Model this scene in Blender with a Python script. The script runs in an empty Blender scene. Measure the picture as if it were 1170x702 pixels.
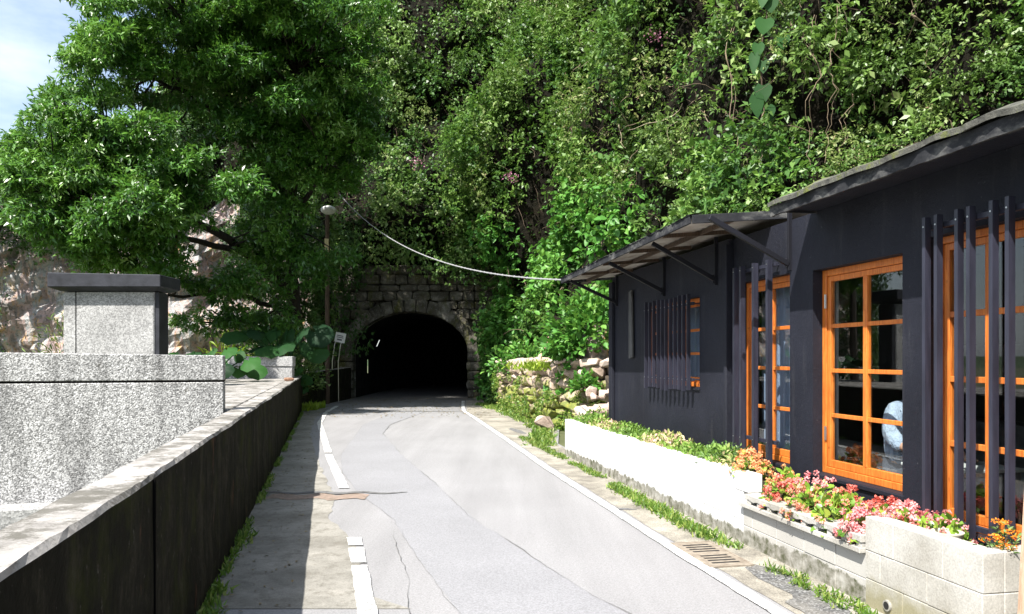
import bpy, bmesh, math, random
import numpy as np
from mathutils import Vector, Matrix, noise as mnoise
R = math.radians
random.seed(7); RNG = np.random.default_rng(11)
SC = bpy.context.scene
COL = SC.collection
# ------------------------------------------------------------------ camera, sky, sun, exposure
cam_d = bpy.data.cameras.new('camera'); cam = bpy.data.objects.new('camera', cam_d); COL.objects.link(cam)
cam.location = (0, 0, 1.6); cam.rotation_euler = (R(90), 0, 0)
cam_d.sensor_width = 36; cam_d.lens = 850/1170*36; cam_d.shift_y = 59/1170
cam_d.clip_start = .05; cam_d.clip_end = 2000
SC.camera = cam
SUN_EL, SUN_AZ = R(52), R(215)          # azimuth clockwise from +Y : behind the camera, from the left
W = bpy.data.worlds.new('World'); SC.world = W; W.use_nodes = True
wn = W.node_tree; bg = wn.nodes['Background']
sky = wn.nodes.new('ShaderNodeTexSky'); sky.sky_type = 'NISHITA'; sky.sun_disc = False
sky.sun_elevation = SUN_EL; sky.sun_rotation = SUN_AZ; sky.air_density = 1.0; sky.dust_density = 1.6
tcw = wn.nodes.new('ShaderNodeTexCoord'); cm = wn.nodes.new('ShaderNodeMapping'); cm.inputs['Scale'].default_value = (1.2, 1.2, 3.2)
cn = wn.nodes.new('ShaderNodeTexNoise'); cn.inputs['Scale'].default_value = 1.7; cn.inputs['Detail'].default_value = 7; cn.inputs['Roughness'].default_value = .6
cr = wn.nodes.new('ShaderNodeValToRGB'); cr.color_ramp.elements[0].position = .34; cr.color_ramp.elements[1].position = .68
cx = wn.nodes.new('ShaderNodeMix'); cx.data_type = 'RGBA'; cx.inputs[7].default_value = (4.9, 5.4, 5.9, 1)      # thin bright cloud
wn.links.new(tcw.outputs['Generated'], cm.inputs[0]); wn.links.new(cm.outputs[0], cn.inputs['Vector']); wn.links.new(cn.outputs[0], cr.inputs[0])
wn.links.new(cr.outputs[0], cx.inputs[0]); wn.links.new(sky.outputs[0], cx.inputs[6]); wn.links.new(cx.outputs[2], bg.inputs[0]); bg.inputs[1].default_value = 0.10
sd = bpy.data.lights.new('sun', 'SUN'); sd.energy = 4.6; sd.angle = R(.5); sd.color = (1, .955, .88)
so = bpy.data.objects.new('sun', sd); COL.objects.link(so)
S = Vector((math.sin(SUN_AZ)*math.cos(SUN_EL), math.cos(SUN_AZ)*math.cos(SUN_EL), math.sin(SUN_EL)))
so.rotation_euler = (-S).to_track_quat('-Z', 'Y').to_euler(); so.location = S*60
vs = SC.view_settings; vs.view_transform = 'Standard'; vs.look = 'None'; vs.gamma = 1; vs.use_curve_mapping = False
vs.exposure = 1.35
SC.cycles.max_bounces = 6; SC.cycles.transparent_max_bounces = 8

# ------------------------------------------------------------------ node helpers
class NT:
    def __init__(s, name):
        s.m = bpy.data.materials.new(name); s.m.use_nodes = True; s.t = s.m.node_tree
        s.p = s.t.nodes['Principled BSDF']; s.out = s.t.nodes['Material Output']
        s.geo = s.t.nodes.new('ShaderNodeNewGeometry'); s.pos = s.geo.outputs['Position']
    def put(s, sock, v):
        if isinstance(v, bpy.types.NodeSocket): s.t.links.new(v, sock)
        elif isinstance(v, (tuple, list)) and len(v) == 3 and sock.type == 'RGBA': sock.default_value = (*v, 1)
        else: sock.default_value = v
    def map(s, scale=(1, 1, 1), rot=(0, 0, 0), vec=None, loc=(0, 0, 0)):
        n = s.t.nodes.new('ShaderNodeMapping'); s.put(n.inputs[0], vec or s.pos)
        n.inputs['Scale'].default_value = scale; n.inputs['Rotation'].default_value = rot; n.inputs['Location'].default_value = loc
        return n.outputs[0]
    def noise(s, scale, detail=4, rough=.55, vec=None, dist=0):
        n = s.t.nodes.new('ShaderNodeTexNoise'); s.put(n.inputs['Vector'], vec or s.pos)
        n.inputs['Scale'].default_value = scale; n.inputs['Detail'].default_value = detail
        n.inputs['Roughness'].default_value = rough; n.inputs['Distortion'].default_value = dist
        return n.outputs[0]
    def voro(s, scale, vec=None, feature='F1', out=0):
        n = s.t.nodes.new('ShaderNodeTexVoronoi'); n.feature = feature; s.put(n.inputs['Vector'], vec or s.pos)
        n.inputs['Scale'].default_value = scale; return n.outputs[out]
    def ramp(s, fac, stops, interp='LINEAR'):
        n = s.t.nodes.new('ShaderNodeValToRGB'); n.color_ramp.interpolation = interp; s.put(n.inputs[0], fac)
        e = n.color_ramp.elements
        while len(e) < len(stops): e.new(.5)
        for k, (p, c) in enumerate(stops):
            e[k].position = p
            if not isinstance(c, (tuple, list)): c = (c, c, c)
            e[k].color = (*c, 1)
        return n.outputs[0]
    def mix(s, fac, a, b, mode='MIX'):
        n = s.t.nodes.new('ShaderNodeMix'); n.data_type = 'RGBA'; n.blend_type = mode
        s.put(n.inputs[0], fac); s.put(n.inputs[6], a); s.put(n.inputs[7], b); return n.outputs[2]
    def math(s, op, a, b=0., c=0.):
        n = s.t.nodes.new('ShaderNodeMath'); n.operation = op; s.put(n.inputs[0], a); s.put(n.inputs[1], b); s.put(n.inputs[2], c)
        return n.outputs[0]
    def xyz(s, v=None):
        n = s.t.nodes.new('ShaderNodeSeparateXYZ'); s.put(n.inputs[0], v or s.pos); return n.outputs
    def attr(s, name):
        n = s.t.nodes.new('ShaderNodeAttribute'); n.attribute_name = name; return n.outputs['Fac']
    def bump(s, h, strength=.5, dist=.01):
        n = s.t.nodes.new('ShaderNodeBump'); n.inputs['Strength'].default_value = strength
        n.inputs['Distance'].default_value = dist; s.put(n.inputs['Height'], h); s.t.links.new(n.outputs[0], s.p.inputs['Normal'])
        return n.outputs[0]
    def done(s, col, rough=.8, metal=0, spec=.5):
        s.put(s.p.inputs['Base Color'], col); s.put(s.p.inputs['Roughness'], rough)
        s.p.inputs['Metallic'].default_value = metal; s.p.inputs['Specular IOR Level'].default_value = spec
        return s.m

def leaf_mat(name, stops, rough=.42, trans=.28, patch=None, spec=.5):
    n = NT(name); c = n.ramp(n.attr('tint'), stops)
    if patch: c = n.mix(n.ramp(n.noise(.55, 3), [(.45, 0), (.62, 1)]), c, n.mix(.6, c, patch))
    n.done(c, rough, 0, spec)
    tr = n.t.nodes.new('ShaderNodeBsdfTranslucent'); n.put(tr.inputs[0], n.mix(.5, c, (.17, .33, .04), 'MIX'))
    mx = n.t.nodes.new('ShaderNodeMixShader'); mx.inputs[0].default_value = trans
    n.t.links.new(n.p.outputs[0], mx.inputs[1]); n.t.links.new(tr.outputs[0], mx.inputs[2]); n.t.links.new(mx.outputs[0], n.out.inputs[0])
    return n.m

MT = {}
MT['ivy'] = leaf_mat('ivy_leaf', [(0, (.018, .06, .012)), (.4, (.065, .16, .028)), (.75, (.17, .29, .06)), (1, (.36, .42, .18))], .44, .28, (.12, .19, .045), spec=.45)
MT['broad'] = leaf_mat('broad_leaf', [(0, (.04, .13, .02)), (.6, (.085, .25, .04)), (1, (.18, .36, .07))], .46, .30, spec=.35)
MT['small'] = leaf_mat('small_leaf', [(0, (.045, .085, .02)), (.5, (.11, .18, .04)), (.85, (.24, .29, .10)), (1, (.34, .25, .16))], .5, .28, spec=.3)
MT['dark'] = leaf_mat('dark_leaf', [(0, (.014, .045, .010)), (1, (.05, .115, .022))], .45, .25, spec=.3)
MT['tree'] = leaf_mat('tree_leaf', [(0, (.018, .068, .010)), (.45, (.060, .175, .020)), (.8, (.13, .28, .04)), (1, (.26, .40, .12))], .36, .28, spec=.65)
MT['fern'] = leaf_mat('fern_leaf', [(0, (.16, .26, .02)), (1, (.34, .44, .03))], .5, .35)
MT['grass'] = leaf_mat('grass_leaf', [(0, (.05, .11, .015)), (.6, (.14, .26, .03)), (1, (.32, .36, .10))], .5, .35)
MT['taro'] = leaf_mat('taro_leaf', [(0, (.006, .028, .010)), (1, (.025, .09, .018))], .62, .2, spec=.2)
MT['dry'] = leaf_mat('dry_leaf', [(0, (.10, .06, .03)), (1, (.30, .22, .12))], .6, .2)
MT['begleaf'] = leaf_mat('begonia_leaf', [(0, (.07, .17, .02)), (.6, (.20, .36, .04)), (1, (.42, .48, .09))], .35, .3)
MT['milkleaf'] = leaf_mat('milkweed_leaf', [(0, (.06, .15, .03)), (1, (.22, .34, .12))], .5, .3)
MT['sedum'] = leaf_mat('sedum_leaf', [(0, (.10, .20, .03)), (.6, (.22, .36, .06)), (.8, (.50, .45, .20)), (1, (.75, .5, .42))], .5, .3)
def petal(name, a, b): return leaf_mat(name, [(0, a), (1, b)], .55, .3)
def petal_mat(name, a, b):
    n = NT(name); c = n.ramp(n.attr('tint'), [(0, a), (1, b)]); n.done(c, .55, 0, .3)
    tr = n.t.nodes.new('ShaderNodeBsdfTranslucent'); n.put(tr.inputs[0], c)
    mx = n.t.nodes.new('ShaderNodeMixShader'); mx.inputs[0].default_value = .3
    n.t.links.new(n.p.outputs[0], mx.inputs[1]); n.t.links.new(tr.outputs[0], mx.inputs[2]); n.t.links.new(mx.outputs[0], n.out.inputs[0])
    return n.m
MT['p_salmon'] = petal_mat('salmon_petal', (.75, .24, .10), (.85, .50, .25))
MT['p_red'] = petal_mat('red_petal', (.62, .08, .07), (.85, .34, .26))
MT['p_pink'] = petal_mat('pink_petal', (.74, .17, .20), (.88, .52, .50))
MT['p_peach'] = petal_mat('peach_petal', (.75, .22, .14), (.85, .48, .35))
MT['p_orange'] = petal_mat('orange_petal', (.75, .14, .02), (.85, .42, .03))
MT['p_magenta'] = petal_mat('magenta_petal', (.34, .10, .20), (.50, .26, .34))

n = NT('asphalt')
big = n.ramp(n.noise(.5, 5, .6), [(.3, .92), (.7, 1.06)])
fine = n.mix(.5, n.ramp(n.noise(75, 3, .8), [(.38, .62), (.62, 1.32)]), n.ramp(n.noise(28, 3, .8), [(.35, .86), (.65, 1.12)]))
str_ = n.ramp(n.noise(1.5, 4, .6, n.map((1.6, .12, 1))), [(.35, .90), (.65, 1.07)])
c = n.mix(1, n.mix(1, (.245, .243, .250), big, 'MULTIPLY'), fine, 'MULTIPLY'); c = n.mix(1, c, str_, 'MULTIPLY')
spot = n.ramp(n.noise(2.3, 6, .7), [(.66, 0), (.74, 1)]); c = n.mix(n.math('MULTIPLY', spot, .45), c, (.10, .10, .10))
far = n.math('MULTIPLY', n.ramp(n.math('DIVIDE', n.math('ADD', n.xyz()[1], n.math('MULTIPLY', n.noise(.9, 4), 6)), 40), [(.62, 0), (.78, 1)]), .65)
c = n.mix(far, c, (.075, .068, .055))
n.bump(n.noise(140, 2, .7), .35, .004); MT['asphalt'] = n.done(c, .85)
n = NT('asphalt_patch')
c = n.mix(1, (.226, .227, .240), n.ramp(n.noise(75, 3, .8), [(.38, .78), (.62, 1.18)]), 'MULTIPLY')
c = n.mix(1, c, n.ramp(n.noise(.8, 4, .6), [(.3, .93), (.7, 1.07)]), 'MULTIPLY'); n.bump(n.noise(140, 2), .25, .003); MT['apatch'] = n.done(c, .85)
n = NT('rough_asphalt')
c = n.ramp(n.voro(75, out=1), [(0, .03), (.55, .10), (.85, .22), (1, .42)]); c = n.mix(n.ramp(n.noise(3, 3), [(.4, 0), (.65, .5)]), c, (.2, .19, .17))
n.bump(n.voro(75), .8, .006); MT['rasph'] = n.done(c, .9)
n = NT('pavement_concrete')
c = n.ramp(n.noise(1.1, 6, .65), [(.3, (.15, .14, .12)), (.5, (.25, .24, .215)), (.7, (.33, .315, .285))])
c = n.mix(n.ramp(n.noise(7, 6, .75), [(.50, 0), (.66, .75)]), c, (.11, .10, .08)); c = n.mix(n.ramp(n.noise(.9, 6, .7, n.map(loc=(3, 3, 3))), [(.50, 0), (.62, .5)]), c, (.12, .115, .10)); c = n.mix(1, c, n.ramp(n.noise(110, 2), [(.3, .78), (.7, 1.15)]), 'MULTIPLY')
n.bump(n.noise(60, 4, .7), .4, .004); MT['pave'] = n.done(c, .9)
n = NT('verge_concrete')
c = n.ramp(n.noise(1.6, 6, .7), [(.3, (.11, .10, .085)), (.5, (.27, .25, .21)), (.7, (.40, .37, .32))])
c = n.mix(1, c, n.ramp(n.noise(90, 3), [(.3, .6), (.7, 1.25)]), 'MULTIPLY'); n.bump(n.noise(45, 4, .7), .6, .008); MT['verge'] = n.done(c, .9)
n = NT('soil')
c = n.ramp(n.noise(5, 6, .7), [(.3, (.02, .014, .009)), (.6, (.06, .045, .03)), (.8, (.1, .075, .05))]); n.bump(n.noise(20, 5, .7), .8, .03); MT['soil'] = n.done(c, .95)
n = NT('ground_grass_soil')
c = n.ramp(n.noise(.6, 6, .7), [(.3, (.05, .06, .02)), (.6, (.09, .10, .04)), (.8, (.14, .12, .08))]); MT['ground'] = n.done(c, .95)
def paint(name, col, wear):
    n = NT(name); w = n.ramp(n.noise(22, 6, .75), [(wear, 1), (wear+.10, 0)])
    c = n.mix(1, n.mix(w, col, (.25, .25, .25)), n.ramp(n.noise(3, 4), [(.3, .82), (.6, 1)]), 'MULTIPLY'); return n.done(c, .7)
MT['line'] = paint('road_paint', (.66, .66, .64), .41)
MT['line_worn'] = paint('worn_road_paint', (.72, .69, .60), .40)
n = NT('crack'); MT['crack'] = n.done(n.ramp(n.noise(20, 4), [(.3, .08), (.7, .18)]), .95)
n = NT('red_brick_patch'); c = n.ramp(n.noise(12, 5, .7), [(.35, (.16, .13, .10)), (.6, (.27, .20, .165)), (.75, (.33, .28, .25))]); MT['redpatch'] = n.done(c, .9)

n = NT('pebble_granite')                      # washed pebble render
cell = n.ramp(n.xyz(n.voro(88, out=1))[0], [(0, .06), (.25, .12), (.42, .24), (.7, .38), (1, .56)])
c = n.mix(.15, cell, n.ramp(n.noise(150, 2), [(.3, .1), (.7, .7)]))
c = n.mix(1, c, n.ramp(n.noise(1.6, 5, .65, n.map((2.2, 2.2, .4))), [(.36, .5), (.55, 1)]), 'MULTIPLY')
c = n.mix(n.ramp(n.noise(9, 7, .75, n.map((1, 1, .6))), [(.60, 0), (.68, .7)]), c, (.09, .085, .07))
n.bump(n.voro(62), .7, .006); MT['granite'] = n.done(c, .75)
n = NT('pebble_granite_fine')
cell = n.ramp(n.xyz(n.voro(48, out=1))[0], [(0, .17), (.5, .29), (1, .42)])
c = n.mix(1, cell, n.ramp(n.noise(1.3, 5, .65), [(.32, .72), (.55, 1)]), 'MULTIPLY'); n.bump(n.voro(48), .4, .005); MT['granite2'] = n.done(c, .8)
n = NT('joint'); MT['joint'] = n.done((.006, .006, .006), 1, spec=0)
n = NT('parapet_face')                        # black algae streaked concrete
st = n.math('MULTIPLY_ADD', n.noise(5, 9, .75, n.map((1, 1, .22))), .55, n.math('MULTIPLY', n.noise(5, 9, .8, n.map((1, 1, .8))), .5)); fl = n.noise(2.2, 5, .7)
c = n.ramp(st, [(.3, (.004, .004, .003)), (.52, (.013, .012, .008)), (.62, (.035, .032, .022)), (.70, (.08, .072, .055)), (.82, (.17, .16, .14))])
c = n.mix(n.ramp(fl, [(.5, 0), (.68, .75)]), c, (.028, .033, .006)); c = n.mix(n.ramp(n.noise(6, 6, .75, n.map((1, 1, .25), loc=(3, 8, 1))), [(.63, 0), (.7, .6)]), c, (.13, .06, .035))
c = n.mix(n.ramp(n.noise(26, 4, .8, n.map((1, 1, .5))), [(.64, 0), (.70, .65)]), c, (.15, .14, .12)); n.bump(n.noise(14, 6, .7), .7, .015); MT['wallface'] = n.done(c, .95, spec=.08)
n = NT('parapet_top')
c = n.ramp(n.noise(5, 6, .65), [(.3, (.16, .15, .14)), (.48, (.30, .285, .27)), (.65, (.42, .40, .385))])
lich = n.ramp(n.noise(3.2, 8, .8, n.map((1, 1, 1), loc=(5.3, 1.2, 0))), [(.47, 0), (.55, 1)])
c = n.mix(n.math('MULTIPLY', lich, .8), c, (.07, .065, .05)); n.bump(n.noise(25, 6, .75), .6, .01); MT['walltop'] = n.done(c, .9)
n = NT('rock')
band = n.noise(1.2, 6, .6, n.map((1.6, 1, .35), (0, R(14), 0)), 1.2)
c = n.ramp(band, [(.30, (.06, .055, .05)), (.40, (.22, .20, .19)), (.48, (.42, .31, .29)), (.55, (.28, .31, .32)), (.62, (.50, .43, .40)), (.72, (.42, .33, .19)), (.8, (.2, .2, .18))])
c = n.mix(n.ramp(n.noise(2.4, 6, .75, n.map((1, 1, .4), loc=(9, 2, 4))), [(.56, 0), (.66, .8)]), c, (.48, .27, .06))
c = n.mix(n.ramp(n.noise(7, 6, .75), [(.5, 0), (.66, .75)]), c, (.035, .035, .025))
n.bump(n.noise(5, 8, .75), .9, .12); MT['rock'] = n.done(c, .85)
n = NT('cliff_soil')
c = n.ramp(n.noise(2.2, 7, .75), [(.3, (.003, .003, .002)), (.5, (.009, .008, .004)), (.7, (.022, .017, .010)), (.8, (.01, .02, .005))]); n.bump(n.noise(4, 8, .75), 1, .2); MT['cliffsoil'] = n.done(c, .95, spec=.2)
n = NT('portal_stone')
c = n.ramp(n.noise(1.7, 6, .7), [(.3, (.03, .027, .021)), (.5, (.085, .078, .062)), (.66, (.19, .18, .155)), (.8, (.36, .35, .32))])
c = n.mix(n.ramp(n.noise(2.6, 6, .7, n.map((1, 1, .5), loc=(2, 7, 3))), [(.5, 0), (.65, .85)]), c, (.06, .062, .012))
c = n.mix(n.ramp(n.noise(16, 5, .7), [(.6, 0), (.7, .8)]), c, (.36, .35, .33)); n.bump(n.noise(12, 7, .75), .9, .04); MT['portal'] = n.done(c, .9, spec=.25)
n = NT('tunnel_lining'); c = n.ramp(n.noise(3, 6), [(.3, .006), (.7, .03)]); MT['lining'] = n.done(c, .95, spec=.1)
n = NT('moss_stone')
c = n.ramp(n.noise(2.4, 6, .7), [(.3, (.16, .12, .09)), (.5, (.38, .29, .23)), (.65, (.50, .40, .34)), (.8, (.30, .20, .12))])
z = n.xyz()[2]; up = n.math('ADD', n.math('MULTIPLY', n.noise(3.6, 6, .7), 1.0), n.math('MULTIPLY', z, -.18))
c = n.mix(n.ramp(up, [(.28, 0), (.40, .9)]), c, n.ramp(n.noise(8, 4), [(.3, (.05, .09, .01)), (.6, (.20, .24, .02)), (.75, (.28, .20, .03))]))
n.bump(n.noise(14, 7, .75), .9, .03); MT['mstone'] = n.done(c, .9)
n = NT('pale_stone')
c = n.ramp(n.noise(3, 6, .7), [(.3, (.26, .19, .15)), (.5, (.46, .36, .30)), (.7, (.60, .52, .46))]); n.bump(n.noise(14, 7, .75), .8, .03); MT['pstone'] = n.done(c, .85)
n = NT('slate_cap'); c = n.ramp(n.noise(4, 6, .7), [(.3, (.010, .011, .015)), (.7, (.032, .034, .044))]); n.bump(n.noise(25, 5), .3, .006); MT['slate'] = n.done(c, .6, spec=.3)
n = NT('navy_paint')                          # dark painted plaster facade
c = n.ramp(n.noise(1.3, 5, .6), [(.3, (.0065, .0075, .0135)), (.7, (.014, .0155, .025))]); c = n.mix(n.ramp(n.noise(1.8, 4, .6, n.map((1, 1, .25))), [(.5, 0), (.75, .5)]), c, (.020, .022, .034))
c = n.mix(n.ramp(n.noise(38, 3, .6), [(.70, 0), (.74, .35)]), c, (.16, .16, .17))
c = n.mix(n.ramp(n.noise(2.2, 7, .75, n.map((3, 3, .35), loc=(4, 4, 1))), [(.55, 0), (.72, .45)]), c, (.045, .045, .05)); n.bump(n.noise(22, 7, .75), .6, .012); MT['navy'] = n.done(c, .66, spec=.28)
n = NT('navy_bar'); c = n.ramp(n.noise(3, 5, .6, n.map((6, 6, .8))), [(.3, (.013, .014, .023)), (.7, (.032, .033, .052))]); MT['bar'] = n.done(c, .42)
n = NT('black_strut'); MT['strut'] = n.done((.007, .0075, .012), .6, spec=.3)
def wood(name, a, b, rough=.42):
    n = NT(name); g = n.noise(3, 7, .7, n.map((26, 26, 1.6)), .9); c = n.ramp(g, [(.30, tuple(v*.72 for v in a)), (.42, a), (.62, b)]); c = n.mix(1, c, n.ramp(n.noise(2.2, 4), [(.35, .8), (.65, 1.08)]), 'MULTIPLY')
    c = n.mix(n.ramp(n.noise(7, 2), [(.68, 0), (.74, .8)]), c, tuple(v*.35 for v in a)); n.bump(g, .15, .002); return n.done(c, rough)
MT['orange'] = wood('orange_wood', (.48, .118, .016), (.66, .215, .038))
MT['tan'] = wood('tan_wood', (.50, .33, .22), (.70, .50, .36), .6)
MT['grey_wood'] = wood('grey_wood', (.045, .045, .047), (.11, .11, .11), .75)
MT['brown_wood'] = wood('brown_wood', (.05, .032, .02), (.11, .07, .045), .8)
MT['pale_wood'] = wood('pale_wood', (.42, .36, .2), (.6, .5, .3), .8)
n = NT('bark'); c = n.ramp(n.noise(5, 6, .7, n.map((3, 3, 1))), [(.3, (.008, .006, .004)), (.6, (.024, .018, .013)), (.8, (.06, .05, .035))]); n.bump(n.noise(12, 6, .7), .8, .03); MT['bark'] = n.done(c, .9)
n = NT('twig'); c = n.ramp(n.attr('tint'), [(0, (.07, .045, .03)), (.6, (.20, .15, .10)), (1, (.42, .36, .28))]); MT['twig'] = n.done(c, .85)
n = NT('roof_moss')
c = n.ramp(n.noise(4.5, 6, .7), [(.35, (.05, .05, .045)), (.52, (.12, .12, .10)), (.60, (.13, .15, .04)), (.75, (.22, .24, .06))]); n.bump(n.noise(16, 7, .75), .9, .03); MT['roofmoss'] = n.done(c, .9)
n = NT('fascia'); c = n.ramp(n.noise(3, 6, .7, n.map((1, 1, 2))), [(.3, (.010, .011, .014)), (.50, (.026, .027, .031)), (.68, (.13, .13, .125))]); n.bump(n.noise(20, 5, .7), .5, .01); MT['fascia'] = n.done(c, .8, spec=.2)
n = NT('awning_under')
c = n.ramp(n.noise(2.2, 5, .6), [(.3, (.16, .12, .09)), (.5, (.36, .33, .30)), (.7, (.52, .50, .47))]); MT['under'] = n.done(c, .8)
def white(name, zc, base=(.56, .56, .555)):
    n = NT(name); z = n.xyz()[2]
    e = n.math('ADD', z, n.math('MULTIPLY', n.math('SUBTRACT', n.noise(4.5, 5, .7), .5), .22))
    c = n.mix(n.ramp(e, [(zc, 0), (zc+.015, 1)]), n.ramp(n.noise(9, 6, .7), [(.35, (.06, .065, .03)), (.5, (.22, .21, .18)), (.7, (.42, .41, .38))]), base)
    c = n.mix(1, c, n.ramp(n.noise(1.5, 5, .6, n.map((1, 1, .4))), [(.3, .88), (.55, 1)]), 'MULTIPLY'); n.bump(n.noise(30, 5, .7), .3, .006); return n.done(c, .8)
MT['white'] = white('white_painted_block', .11)
MT['block'] = white('pale_concrete_block', .12, (.40, .39, .365))
n = NT('near_block')
c = n.ramp(n.noise(2.2, 5, .6), [(.3, (.28, .265, .23)), (.6, (.44, .43, .40))]); c = n.mix(1, c, n.ramp(n.noise(85, 3, .7), [(.35, .80), (.65, 1.12)]), 'MULTIPLY')
z = n.xyz()[2]; c = n.mix(n.ramp(n.math('ADD', z, n.math('MULTIPLY', n.noise(5, 5), .3)), [(.22, .8), (.34, 0)]), c, (.20, .18, .09)); n.bump(n.noise(50, 5, .7), .4, .005); MT['nblock'] = n.done(c, .85)
n = NT('steel'); MT['steel'] = n.done((.55, .55, .55), .35, 1)
n = NT('grate_iron'); MT['iron'] = n.done(n.ramp(n.noise(18, 5), [(.3, (.16, .13, .10)), (.7, (.30, .26, .21))]), .8)
n = NT('hole_dark'); MT['black'] = n.done((.008, .008, .008), .9)
n = NT('lamp_white'); MT['lampwhite'] = n.done(n.ramp(n.noise(8, 4), [(.3, (.45, .45, .43)), (.7, (.7, .7, .68))]), .5)
n = NT('sign_white'); MT['signwhite'] = n.done((.62, .62, .60), .55)
n = NT('sign_ink'); MT['ink'] = n.done((.10, .10, .11), .6)
n = NT('cable'); MT['cable'] = n.done((.30, .30, .31), .6)
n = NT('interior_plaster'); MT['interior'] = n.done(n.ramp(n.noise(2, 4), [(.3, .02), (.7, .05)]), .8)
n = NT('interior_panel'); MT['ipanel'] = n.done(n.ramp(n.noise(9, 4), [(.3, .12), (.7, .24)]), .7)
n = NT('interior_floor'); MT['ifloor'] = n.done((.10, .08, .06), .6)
n = NT('shirt_cloth'); n.bump(n.noise(9, 4, .6, n.map((1, 1, .5)), 2.5), .9, .05); MT['shirt'] = n.done(n.ramp(n.noise(7, 5), [(.3, (.30, .37, .50)), (.7, (.42, .49, .60))]), .85)
n = NT('trouser_cloth'); MT['trouser'] = n.done((.04, .045, .06), .9)
n = NT('skin'); n.p.inputs['Subsurface Weight'].default_value = .08; MT['skin'] = n.done((.52, .30, .21), .5)
n = NT('hair'); MT['hair'] = n.done((.012, .01, .009), .5)
n = NT('brick_brown'); MT['brickb'] = n.done(n.ramp(n.noise(20, 5), [(.3, (.14, .07, .04)), (.7, (.34, .2, .13))]), .9)
n = NT('hill_green'); MT['hill'] = n.done(n.ramp(n.noise(.25, 8, .75), [(.3, (.01, .025, .006)), (.7, (.05, .09, .02))]), .95)
n = NT('clay_pot'); MT['pot'] = n.done(n.ramp(n.noise(15, 4), [(.3, (.35, .33, .26)), (.7, (.55, .53, .42))]), .8)
n = NT('sky_tinted_cloth'); MT['sky_tinted_curtain'] = n.done((.20, .25, .36), .9)
# window glass: thin clear sheet, Fresnel mix of mirror and transparency
n = NT('window_glass'); gl = n.t.nodes.new('ShaderNodeBsdfGlossy'); gl.inputs['Roughness'].default_value = .01; gl.inputs['Color'].default_value = (1, 1, 1, 1)
tp = n.t.nodes.new('ShaderNodeBsdfTransparent'); tp.inputs[0].default_value = (.93, .96, .96, 1)
fr = n.t.nodes.new('ShaderNodeFresnel'); n.put(fr.inputs[0], n.math('SUBTRACT', 1.52, n.math('MULTIPLY', n.geo.outputs['Backfacing'], 1.52-1/1.52))); mx = n.t.nodes.new('ShaderNodeMixShader')
n.t.links.new(fr.outputs[0], mx.inputs[0]); n.t.links.new(tp.outputs[0], mx.inputs[1]); n.t.links.new(gl.outputs[0], mx.inputs[2]); n.t.links.new(mx.outputs[0], n.out.inputs[0]); MT['glass'] = n.m

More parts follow.
